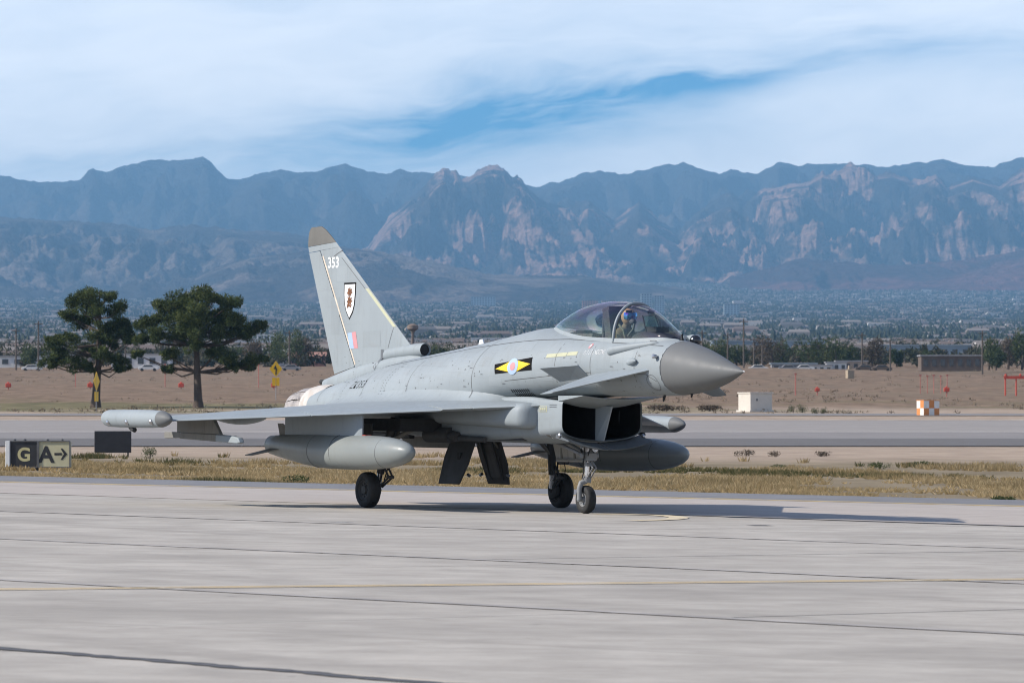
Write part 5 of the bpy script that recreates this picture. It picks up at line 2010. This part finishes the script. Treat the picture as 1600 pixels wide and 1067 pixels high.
def quads_object(name, verts, tones, mat, parent=None, per=4):
    """many small faces with a tone value each, as one mesh"""
    n = len(verts) // per
    me = bpy.data.meshes.new(name)
    me.vertices.add(len(verts))
    me.vertices.foreach_set('co', np.asarray(verts, dtype=np.float32).ravel())
    me.loops.add(len(verts))
    me.loops.foreach_set('vertex_index', np.arange(len(verts), dtype=np.int32))
    me.polygons.add(n)
    me.polygons.foreach_set('loop_start', np.arange(0, len(verts), per, dtype=np.int32))
    me.update(calc_edges=True)
    at_ = me.attributes.new('tone', 'FLOAT', 'FACE')
    at_.data.foreach_set('value', np.asarray(tones, dtype=np.float32))
    me.materials.append(mat)
    o = bpy.data.objects.new(name, me)
    COL.objects.link(o)
    if parent is not None:
        o.parent = parent
    return o


def leaf_cloud(rng, centre, radii, n, size, up=.35, tone0=.5, thin=.32):
    """n small leaf quads spread over and through an ellipsoid"""
    u = rng.normal(size=(n, 3))
    u /= np.linalg.norm(u, axis=1)[:, None]
    r = rng.uniform(.35, 1.0, n) ** .5
    lump = 1 + .22 * np.sin(u[:, 0] * 5 + centre[0]) * np.sin(u[:, 2] * 6 + centre[2]) * np.cos(u[:, 1] * 5)
    c = np.asarray(centre) + u * (r * lump)[:, None] * np.asarray(radii)
    a = rng.normal(size=(n, 3)) + u * .6 + np.array([0, 0, up])
    a /= np.linalg.norm(a, axis=1)[:, None]
    b_ = np.cross(a, rng.normal(size=(n, 3)))
    b_ /= np.linalg.norm(b_, axis=1)[:, None]
    L = size * rng.uniform(.6, 1.4, n)[:, None]
    w_ = L * thin
    v = np.stack([c - a * L * .5 - b_ * w_ * .5, c - a * L * .5 + b_ * w_ * .5, c + a * L * .5 + b_ * w_ * .3, c + a * L * .5 - b_ * w_ * .3], 1).reshape(-1, 3)
    t_ = np.clip(tone0 + rng.normal(0, .22, n), 0, 1)
    return v, t_


def pine(px, d, trunk_px, clumps, label, seed, base_py):
    rng = np.random.default_rng(seed)
    g_ = on_ground(px, d, -.1)
    root = empty('pine_tree', g_)
    tag(root, label, 'tree', 'pine trees on the field')
    sc = d / FPX
    def loc(cx_, cy_):
        return (cx_ - px) * sc, (base_py - cy_) * sc
    h = (base_py - trunk_px[1]) * sc
    top = (trunk_px[0] - px) * sc
    pts = [(top * k ** 1.5 + .12 * math.sin(5 * k + seed), .1 * math.sin(3 * k), -.3 + (h + .3) * k) for k in np.linspace(0, 1, 10)]
    rad = [.40 * (1 - k) ** .8 + .06 + .22 * max(0, .12 - k) / .12 for k in np.linspace(0, 1, 10)]
    b_ = MB().tube(pts, rad, 12)
    trunk = b_.build('trunk', BARK, root, smooth=60)
    allv, allt = [], []
    lb = MB()
    for cx_, cy_, cr in clumps:
        x_, z_ = loc(cx_, cy_)
        r_ = cr * sc * .92
        for rep in range(2):
            yy = rng.uniform(-1, 1) * max(1.2, (3.6 - abs(x_ - top * .7) * .35)) * (1 if rep == 0 else -1)
            xx = x_ + rng.normal(0, .15) * r_
            zz = z_ + rng.normal(0, .12) * r_
            k = min(.95, max(.42, (z_ - r_ * .9) / h))
            i = int(k * 9)
            p0 = Vector(pts[i])
            p1 = Vector((xx, yy, zz - r_ * .3))
            mid_ = p0.lerp(p1, .55) + Vector((0, 0, -.25 + rng.normal(0, .2)))
            lb.tube([p0, mid_, p1], [.10, .07, .03], 6)
            n_ = int(1700 * max(.5, r_ / 1.6) ** 2)
            nsub = 8
            for q in range(nsub):
                cc = np.array([xx, yy, zz]) + rng.normal(0, .55, 3) * r_ * np.array([1, 1, .6])
                v_, t_ = leaf_cloud(rng, cc, (r_ * .60, r_ * .60, r_ * .46), n_ // nsub + 20, .32, .5, rng.uniform(.2, .75), .2)
                allv.append(v_)
                allt.append(t_)
    lb.build('limb', BARK, trunk, smooth=60)
    quads_object('crown', np.concatenate(allv), np.concatenate(allt), PINE, root)
    return root


def zl(lst):
    return [(x / 3.1375, 420 + y / 3.1375, r / 3.1375) for x, y, r in lst]


T1 = zl([(430, 130, 55), (540, 130, 40), (365, 165, 45), (580, 190, 45), (340, 215, 42), (470, 195, 55), (400, 255, 55), (540, 270, 50), (600, 270, 36), (480, 330, 48), (330, 340, 45), (270, 370, 42),
         (560, 340, 52), (625, 310, 36), (440, 390, 42), (520, 415, 45), (300, 420, 45), (360, 450, 38), (590, 440, 38), (590, 490, 28), (250, 455, 36), (430, 468, 34), (640, 350, 30), (250, 345, 22)])
T2 = zl([(960, 125, 55), (880, 150, 55), (1040, 135, 55), (1130, 170, 48), (800, 180, 45), (960, 190, 70), (1060, 210, 65), (860, 220, 62), (760, 230, 45), (700, 270, 45), (1150, 250, 52), (1230, 290, 45),
         (1270, 270, 32), (980, 280, 70), (880, 300, 60), (780, 310, 52), (1090, 310, 62), (1180, 320, 45), (700, 330, 36), (960, 360, 50), (1050, 400, 45), (830, 410, 34), (1110, 430, 45), (1150, 470, 30),
         (1250, 440, 42), (1210, 470, 34), (825, 480, 30), (680, 410, 24), (1290, 430, 22)])
pine(151, 505, (156, 455), T1, 'smaller open-crowned pine tree on the left, behind the yellow sign', 5, 637)
pine(308, 500, (310, 455), T2, 'larger broad-crowned pine tree with bare trunk left of the jet', 8, 636)


def shrub(px, d, w, h, mat, label, cat, group, seed, n=420, name='bush', stem=False, size=None, off=-.1, dens=1.0):
    rng = np.random.default_rng(seed)
    r_ = empty(name, on_ground(px, d, off))
    tag(r_, label, cat, group)
    vs_, ts = [], []
    sz = size or max(.05, w * .07)
    for k in range(7):
        cx_ = rng.uniform(-.34, .34) * w
        cz = h * rng.uniform(.34, .66) if stem else h * rng.uniform(.22, .58)
        v_, t_ = leaf_cloud(rng, (cx_, rng.uniform(-.3, .3) * w, cz), (w * .26, w * .26, h * rng.uniform(.26, .40)), int(n * dens / 5), sz, .6, rng.uniform(.2, .75))
        v_[:, 2] = np.maximum(v_[:, 2], 0.0)
        vs_.append(v_)
        ts.append(t_)
    quads_object('foliage', np.concatenate(vs_), np.concatenate(ts), mat, r_)
    MB().tube([(0, 0, -.2), (.03 * w, 0, h * .25), (0, .02 * w, h * .55)], [w * .05, w * .04, w * .015], 6).build('stem', BARK, r_)
    return r_


shrub(234, 188, .62, .55, SHRUB, 'dark round bush right of the blank sign back', 'bush', 'bushes on the field', 21)
shrub(466, 121, .72, .30, SHRUB, 'low green weed clump at the shoulder below the fuel tank', 'bush', 'bushes on the field', 22, 500)
shrub(1568, 107.5, .6, .22, SHRUB, 'low green weed clump at the shoulder near the right edge', 'bush', 'bushes on the field', 23, 400)
shrub(1239, 462, 1.0, .9, SHRUB, 'leftmost green bush between the two equipment boxes', 'bush', 'bushes on the field', 24)
shrub(1253, 461, 1.2, .95, SHRUB, 'second green bush between the two equipment boxes', 'bush', 'bushes on the field', 25)
shrub(1275, 452, .9, .7, SHRUB, 'third green bush between the two equipment boxes', 'bush', 'bushes on the field', 26)
shrub(1286, 452, .8, .75, SHRUB, 'rightmost green bush between the two equipment boxes', 'bush', 'bushes on the field', 27)
shrub(1108, 474, 2.6, .75, BROWNSHRUB, 'dry brown shrub left of the concrete equipment box', 'bush', 'dry shrubs', 28)
shrub(1050, 478, 2.8, .85, BROWNSHRUB, 'dry brown shrub just below the jet radome', 'bush', 'dry shrubs', 29)
shrub(1022, 482, 1.6, .7, BROWNSHRUB, 'small dry shrub under the jet radome, left of its neighbour', 'bush', 'dry shrubs', 30)
for k, (px, d, w, h, lb) in enumerate(((1165, 215, 1.0, .35, 'pale dry shrub on the sand strip below the concrete box'), (1210, 212, .5, .3, 'tiny dark shrub on the sand strip right of the far tank'), (1282, 214, .9, .3, 'dry brown shrub mid sand strip below the green bushes'),
                                       (1374, 172, .8, .32, 'grey green weed in the grass right of centre'), (1215, 165, .6, .3, 'grey green weed in the grass below the red lights'), (1432, 180, .9, .26, 'low weed in the grass below the checkered box'))):
    shrub(px, d, w, h, BROWNSHRUB if k < 3 else SHRUB, lb, 'bush', 'small weeds', 40 + k, 260)

# grass verge: far too many blades to count
rng = np.random.default_rng(3)
NT_ = 50000
gx = rng.uniform(-48, 48, NT_)
gd = 104 + 100 * rng.uniform(0, 1, NT_) ** 1.5
edge = B3[1] + (gx - B3[0]) * (U3[1] / U3[0])
gd = edge + .12 + (gd - 104) - np.where(rng.uniform(0, 1, NT_) < .5, 1.0, 0.2) * np.abs(np.sin(gx * 1.7) + .7 * np.sin(gx * 4.3 + 1) + .5 * np.sin(gx * .6)) * .55 * rng.uniform(0, 1, NT_)
keep = (np.abs(gx) < .2 * gd + 6) & (gd < 205)
gx, gd = gx[keep], gd[keep]
vs_, ts = [], []
for x, d in zip(gx, gd):
    dens = noise.fractal(Vector((x * .22, d * .10, 4.4)), .9, 2, 4)
    near = max(0, 1 - (d - 105) / 60)
    if dens + rng.normal(0, .12) < -.22 + .012 * (d - 120) * (.4 if d < 165 else 1):
        continue
    gn = noise.noise(Vector((x * .12, d * .055, 9.1)))
    tone = .62 + .25 * noise.noise(Vector((x * .9, d * .5, 1.7)))
    if gn > .10:
        tone -= .50 * min(1, (gn - .10) * 6)
    hgt = (.07 + .12 * max(0, dens + .45)) * (1.0 if d > 118 else 1.1)
    z = gz(x, d) - .1
    nb_ = 9
    for q in range(nb_):
        a = rng.uniform(0, 2 * math.pi)
        bx_, by_ = x + .16 * math.cos(a) * rng.uniform(0, 1), d + .16 * math.sin(a) * rng.uniform(0, 1)
        lx, ly = .10 * math.cos(a), .10 * math.sin(a)
        hh = hgt * rng.uniform(.55, 1.25)
        w_ = .012 + .00008 * d
        vs_ += [(bx_ - w_, by_, z), (bx_ + w_, by_, z), (bx_ + lx, by_ + ly, z + hh)]
        ts.append(min(1, max(0, tone + rng.normal(0, .13))))
gr = quads_object('grass_verge', vs_, ts, GRASS, None, 3)
tag(gr, 'dry straw grass with green stretches on the verge behind the jet', 'grass', kind='stuff')

# ------------------------------------------------------------------ tree line, poles and buildings beyond the field
ROOF = material('roof_grey', (.22, .22, .225), .7, var=.15, vscale=.2)
WALLB = material('wall_brown', (.105, .078, .06), .8, var=.15, vscale=.2)
WALLW = material('wall_white', (.55, .54, .52), .7, var=.1, vscale=.2)
WALLT = material('wall_tan', (.33, .26, .20), .8, var=.12, vscale=.2)
WALLR = material('wall_red', (.30, .16, .125), .8, var=.12, vscale=.2)
GLASSD = material('window_dark', (.03, .035, .042), .2, var=.2)
METALR = material('metal_roof_blue', (.20, .245, .28), .5, var=.1, vscale=.1)
trees = [(392, 1180, 9, 8.0), (420, 1200, 11, 9.5), (452, 1190, 12, 10), (478, 1210, 9, 8), (370, 1230, 8, 6), (48, 1150, 9, 6), (655, 1190, 9, 5), (690, 1200, 11, 6), (735, 1210, 10, 5.5), (780, 1200, 11, 5.5),
         (1120, 1160, 11, 7.5), (1150, 1170, 9, 7), (1205, 1160, 14, 9), (1222, 1190, 9, 8), (1262, 1150, 11, 7.5), (1278, 1180, 8, 7), (1305, 1160, 12, 8), (1325, 1170, 9, 6.5), (1362, 1180, 9, 8), (1400, 1200, 6, 5),
         (1545, 1150, 9, 8), (1575, 1160, 11, 9), (1597, 1150, 10, 10), (1556, 1140, 8, 5), (1185, 1210, 8, 5), (1450, 1130, 7, 4.5), (1100, 1190, 8, 6.5)]
side = [('far left, beside the poles', 0, 200), ('left of the fin', 200, 500), ('behind the jet spine', 500, 900), ('beyond the jet nose', 900, 1160), ('right of the nose', 1160, 1420), ('by the brown building', 1420, 1700)]
for k, (px, d, w, h) in enumerate(trees):
    where = [s_[0] for s_ in side if s_[1] <= px < s_[2]][0]
    same = [t_ for t_ in trees if [s_[0] for s_ in side if s_[1] <= t_[0] < s_[2]][0] == where]
    order = sorted(t_[0] for t_ in same).index(px) + 1
    ordn = ['first', 'second', 'third', 'fourth', 'fifth', 'sixth', 'seventh', 'eighth', 'ninth', 'tenth'][order - 1]
    shrub(px, d, w * .62, h, SHRUB if k % 3 else BROWNSHRUB, f'{ordn} blurred tree from the left in the tree line {where}', 'tree', 'tree line beyond the field', 100 + k, 900, 'field_tree', True, .55, -.3)
poles = [(25, 1100, 9.5), (60, 1060, 11), (196, 1100, 8.5), (1097, 1120, 9), (1137, 1090, 8.5), (1162, 1060, 11.5), (1178, 1110, 7.5), (1191, 1100, 7), (1347, 1100, 8.5), (1391, 1060, 7), (1535, 1050, 9), (452, 1120, 9)]
words_ = ['leftmost utility pole at the left edge', 'second utility pole from the left edge', 'utility pole between the two pines', 'utility pole just right of the sensor ball', 'utility pole above the radome', 'tallest utility pole above the nose tip', 'utility pole right of the tall one',
          'thin utility pole before the first round trees', 'utility pole among the round trees', 'short utility pole left of the brown building', 'utility pole at the right end of the brown building', 'utility pole in the trees left of the fin']
for (px, d, h), lb in zip(poles, words_):
    p_ = empty('utility_pole', on_ground(px, d, -.3))
    tag(p_, lb, 'pole', 'utility poles')
    MB().tube([(0, 0, -.3), (0, 0, h)], [.2, .14], 8).build('shaft', WOODP, p_)
    MB().box((0, -.15, h - .6), (2.0, .16, .18)).build('crossarm', WOODP, p_, smooth=0)


def building(px, d, w, dep, h, wall, roof, label, floors=1, nwin=6, pitch=0.0, rz=0.0, sink=.4, name='building', pw=.5):
    r_ = empty(name, on_ground(px, d, -sink), rz)
    tag(r_, label, 'building')
    MB().box((0, 0, h / 2), (w, dep, h)).build('wall', wall, r_, smooth=0)
    if pitch:
        MB().rings([[(x_, -dep / 2 - .4, h), (x_, 0, h + pitch), (x_, dep / 2 + .4, h)] for x_ in (-w / 2 - .4, w / 2 + .4)]).build('roof', roof, r_, smooth=0)
    else:
        MB().box((0, 0, h + .15), (w + .5, dep + .5, .3)).build('roof', roof, r_, smooth=0)
    for f in range(floors):
        for i in range(nwin):
            fh = h / floors
            MB().box((-w / 2 + (i + .5) * w / nwin, -dep / 2 - .02, fh * (f + .55)), (w / nwin * pw, .08, fh * .45)).build('window', GLASSD, r_, smooth=0)
    return r_


building(1484, 1110, 13.5, 9, 3.3, WALLB, ROOF, 'long dark brown flat-roofed building at the right beyond the field', 1, 7)
building(1306, 1090, 4.4, 5, 1.9, WALLW, ROOF, 'small white shed right of the round trees', 1, 3)
building(1240, 1100, 10, 5, 1.6, ROOF, METALR, 'low grey shed in front of the round trees', 1, 5)
building(1278, 1085, 6, 4, 1.3, WALLW, ROOF, 'low white-walled store between grey shed and white shed', 1, 4)
building(1330, 1120, 7, 5, 2.0, WALLT, ROOF, 'low tan shed left of the brown building', 1, 4)
building(1440, 1380, 26, 15, 4.6, METALR, METALR, 'wide blue grey warehouse roof behind the brown building', 1, 9)
building(1200, 1480, 34, 15, 5.5, METALR, METALR, 'wide blue grey warehouse roof beyond the nose tip', 1, 9)
building(1110, 1400, 16, 12, 4.0, WALLR, ROOF, 'red-walled low building beyond the radome', 1, 6)
building(432, 1250, 6.5, 8, 3.2, WALLW, ROOF, 'small white gabled house left of the fin base', 1, 2, 1.3)
building(480, 1230, 9, 8, 2.6, WALLR, WALLR, 'low red-roofed house just left of the fin base', 1, 3, 1.1)
building(402, 1330, 11, 8, 4.5, WALLT, ROOF, 'tan low house left of the white gabled house', 1, 3)
building(222, 1180, 14, 9, 3.2, WALLW, ROOF, 'white low house seen under the crowns of the pines', 1, 5)
building(40, 1200, 12, 9, 2.6, WALLW, ROOF, 'pale low house at the left edge beyond the field', 1, 4)
building(110, 1210, 10, 8, 2.8, WALLT, ROOF, 'tan low house left of the smaller pine', 1, 4)
building(400, 1900, 22, 12, 5.5, WALLW, ROOF, 'white long building behind the right side of the larger pine', 1, 5)
building(422, 2700, 14, 12, 7.0, WALLW, WALLW, 'white block house above the larger pine branches, left of fin', 2, 4)
building(695, 1300, 18, 8, 3.0, WALLR, ROOF, 'low reddish building seen above the jet spine', 1, 5)
building(768, 2900, 24, 10, 5.0, WALLW, WALLW, 'pale long building above the middle of the jet spine', 1, 6)
# hotel towers far across the valley
tower = dict(name='hotel_tower', sink=2)
building(922, 10500, 34, 30, 27, WALLR, WALLT, 'left half of the reddish hotel pair above the canopy', 7, 6, **tower)
building(951, 10500, 30, 30, 27, WALLT, WALLT, 'right half of the reddish hotel pair above the canopy', 7, 6, **tower)
building(1010, 10000, 22, 30, 44, METALR, ROOF, 'blue grey tower left of its twin above the windscreen', 9, 4, **tower)
building(1030, 10000, 20, 30, 40, METALR, ROOF, 'blue grey tower right of its twin above the windscreen', 9, 4, **tower)
building(1143, 9600, 30, 30, 26, METALR, ROOF, 'dim blue grey tower above the nose tip across the valley', 6, 5, **tower)
building(755, 12000, 60, 30, 26, METALR, ROOF, 'wide dim blue hotel block across the valley above the spine', 6, 9, **tower)
TOWERB = material('tower_brown', (.16, .12, .095), .8, var=.2, vscale=.4)
wt = empty('stalk_tower', on_ground(645, 1500, -.3))  # simple stalk and head standing in for a blurred brown upright
tag(wt, 'dull brown tower-like shape on a stalk beside the fin', 'tower')
MB().lathe((0, 0, 0), (0, 0, 1), [(0, .5), (8.0, .4), (8.6, .8)], 14).build('stalk', TOWERB, wt)
MB().lathe((0, 0, 8.6), (0, 0, 1), [(0, .8), (.6, 1.7), (1.6, 1.7), (2.1, .8), (2.25, .1)], 18).build('tank', TOWERB, wt)

# parked cars along the fence line, tiny and blurred
cars = [(1185, 1075, WALLW, 'white parked car below the tall utility pole'), (1232, 1070, ROOF, 'grey parked car before the low grey shed'), (1257, 1072, WALLW, 'white parked car right of the grey one'), (1352, 1075, WALLB, 'dark parked car left of the brown building'),
        (1378, 1072, WALLB, 'second dark parked car left of the brown building'), (50, 1080, WALLW, 'white parked car near the second pole from the left'), (232, 1080, WALLW, 'white parked car under the gap between the pines'), (455, 1080, ROOF, 'grey parked car left of the fin base')]
for px, d, mm, lb in cars:
    c_ = empty('parked_car', on_ground(px, d, -.2))
    tag(c_, lb, 'car', 'cars parked along the fence')
    prof = [(-2.2, .35), (-2.2, .85), (-1.5, .98), (-.9, 1.45), (.7, 1.48), (1.3, 1.0), (2.15, .85), (2.2, .35)]
    MB().slab([(x_, -.85, z_) for x_, z_ in prof], (0, 1.7, 0)).build('body', mm, c_, smooth=0, bevel=.08)
    MB().slab([(-1.35, -.87, .98), (-.85, -.87, 1.38), (.65, -.87, 1.40), (1.12, -.87, .98)], (0, 1.74, 0)).build('window', GLASSD, c_, smooth=0)
    for wx in (-1.4, 1.35):
        for wy in (-.8, .8):
            MB().lathe((wx, wy, .33), (0, 1, 0), [(-.1, .33), (.1, .33)], 14).build('wheel', RUBBER, c_)

# ------------------------------------------------------------------ the town across the valley: reads as one mass
def scatter(n, d0, d1, power, rng_):
    d_ = d0 + (d1 - d0) * rng_.uniform(0, 1, n) ** power
    x_ = rng_.uniform(-1, 1, n) * (.20 * d_ + 20)
    return x_, d_


rng = np.random.default_rng(77)
hx, hd = [np.concatenate(q_) for q_ in zip(scatter(16000, 2500, 17500, .75, rng), scatter(1150, 1350, 3000, 1.0, rng))]
hv, hf, hm = [], [], []
unit = [(-1, -1, 0), (1, -1, 0), (1, 1, 0), (-1, 1, 0), (-1, -1, 1), (1, -1, 1), (1, 1, 1), (-1, 1, 1), (-.85, 0, 1.4), (.85, 0, 1.4)]
ufaces = [(0, 1, 5, 4), (1, 2, 6, 5), (2, 3, 7, 6), (3, 0, 4, 7), (4, 5, 9, 8), (6, 7, 8, 9), (5, 6, 9), (7, 4, 8)]
for i, (x, d) in enumerate(zip(hx, hd)):
    blk = noise.noise(Vector((x * .004, d * .0012, 5)))
    if blk < -.22:
        continue
    w_, dp, h_ = rng.uniform(4, 7), rng.uniform(4, 7), rng.uniform(2.0, 3.0)
    if rng.uniform() < .03 and d > 4000:
        w_, dp, h_ = rng.uniform(9, 18), rng.uniform(8, 14), rng.uniform(3, 6)
    z = gz(x, d) - .6
    ca, sa = math.cos(.2 * blk), math.sin(.2 * blk)
    o_ = len(hv)
    hv += [(x + (a * w_) * ca - (b_ * dp) * sa, d + (a * w_) * sa + (b_ * dp) * ca, z + c * h_ * 1.2) for a, b_, c in unit]
    hf += [tuple(q + o_ for q in f) for f in ufaces]
    k = int(rng.integers(0, 5))
    rk = 5 + int(rng.integers(0, 3))
    hm += [k] * 4 + [rk] * 2 + [k] * 2
me = bpy.data.meshes.new('town_houses')
me.from_pydata(hv, [], hf)
for c_ in ((.22, .19, .16), (.42, .40, .37), (.15, .12, .10), (.12, .105, .095), (.21, .15, .125), (.12, .09, .075), (.085, .08, .078), (.18, .155, .135)):
    me.materials.append(material('house_%02d' % len(MATS), c_, .8, var=.05, vscale=.05))
me.polygons.foreach_set('material_index', hm)
town = bpy.data.objects.new('town_houses', me)
COL.objects.link(town)
tag(town, 'low houses of the town spread across the valley floor', 'houses', kind='stuff')
tx, td = [np.concatenate(q_) for q_ in zip(scatter(64000, 3300, 17500, .72, rng), scatter(300, 3200, 3500, 1.0, rng))]
tv, tt = [], []
ico = [(0, 0, 1.0), (.9, 0, .35), (.28, .85, .4), (-.73, .53, .3), (-.73, -.53, .4), (.28, -.85, .35), (0, 0, 0)]
itri = [(0, 1, 2), (0, 2, 3), (0, 3, 4), (0, 4, 5), (0, 5, 1), (6, 2, 1), (6, 3, 2), (6, 4, 3), (6, 5, 4), (6, 1, 5)]
for x, d in zip(tx, td):
    r_, h_ = rng.uniform(2.0, 4.5), rng.uniform(3.5, 8)
    z = gz(x, d) - .5
    a = rng.uniform(0, 6.28)
    ca, sa = math.cos(a), math.sin(a)
    pts = [(x + r_ * (p[0] * ca - p[1] * sa), d + r_ * (p[0] * sa + p[1] * ca), z + h_ * p[2] * rng.uniform(.85, 1.15)) for p in ico]
    t0 = rng.uniform(0, 1)
    for f in itri:
        tv += [pts[f[0]], pts[f[1]], pts[f[2]]]
        tt.append(t0)
tw = quads_object('town_trees', tv, tt, CITYTREE, None, 3)
tag(tw, 'dark trees scattered between the houses of the town', 'trees', kind='stuff')

rng = np.random.default_rng(31)
vs_, ts = [], []
nx_, nd_ = scatter(6800, 1185, 3500, 1.1, rng)
for x, d in zip(nx_, nd_):
    if noise.noise(Vector((x * .012, d * .006, 8))) < -.18:
        continue
    h_, r_ = rng.uniform(2.2, 5.5), rng.uniform(1.3, 3.2)
    z = gz(x, d) - .3
    for q in range(3):
        v_, t_ = leaf_cloud(rng, (x + rng.normal(0, .5) * r_, d + rng.normal(0, .5) * r_, z + h_ * rng.uniform(.35, .7)), (r_ * .7, r_ * .7, h_ * .33), 26, 1.25, .3, rng.uniform(.1, .9))
        vs_.append(v_)
        ts.append(t_)
bt = quads_object('brush_belt', np.concatenate(vs_), np.concatenate(ts), BELT)
tag(bt, 'belt of dusty trees and brush along the far side of the field', 'trees', kind='stuff')
vs_, ts = [], []
for _ in range(4200):
    d = 455 + 640 * rng.uniform() ** 1.3
    x = rng.uniform(-1, 1) * (.20 * d + 10)
    if noise.fractal(Vector((x * .02, d * .018, 3)), .9, 2, 4) < .05:
        continue
    r_ = rng.uniform(.15, .45)
    v_, t_ = leaf_cloud(rng, (x, d, gz(x, d) - .1 + r_ * .4), (r_ * 1.6, r_ * 1.6, r_ * .6), 12, .22, .5, rng.uniform(.2, 1.0))
    vs_.append(v_)
    ts.append(t_)
fs_ = quads_object('field_scrub', np.concatenate(vs_), np.concatenate(ts), SCRUB)
tag(fs_, 'low dry scrub dotted over the dirt field', 'scrub', kind='stuff')

# ------------------------------------------------------------------ air
hz = bpy.data.materials.new('haze')
hz.use_nodes = True
for n in list(hz.node_tree.nodes):
    hz.node_tree.nodes.remove(n)
pv = hz.node_tree.nodes.new('ShaderNodeVolumePrincipled')
pv.inputs['Color'].default_value = (.26, .53, .83, 1)
pv.inputs['Density'].default_value = 4.4e-5
pv.inputs['Anisotropy'].default_value = 0.0
ho = hz.node_tree.nodes.new('ShaderNodeOutputMaterial')
hz.node_tree.links.new(pv.outputs[0], ho.inputs['Volume'])
b = MB().box((0, 13800, 735), (17000, 36000, 1476))
haze = tag(b.build('haze', hz, smooth=0), 'pale blue air over the whole valley', 'haze', kind='stuff')
haze.display_type = 'WIRE'
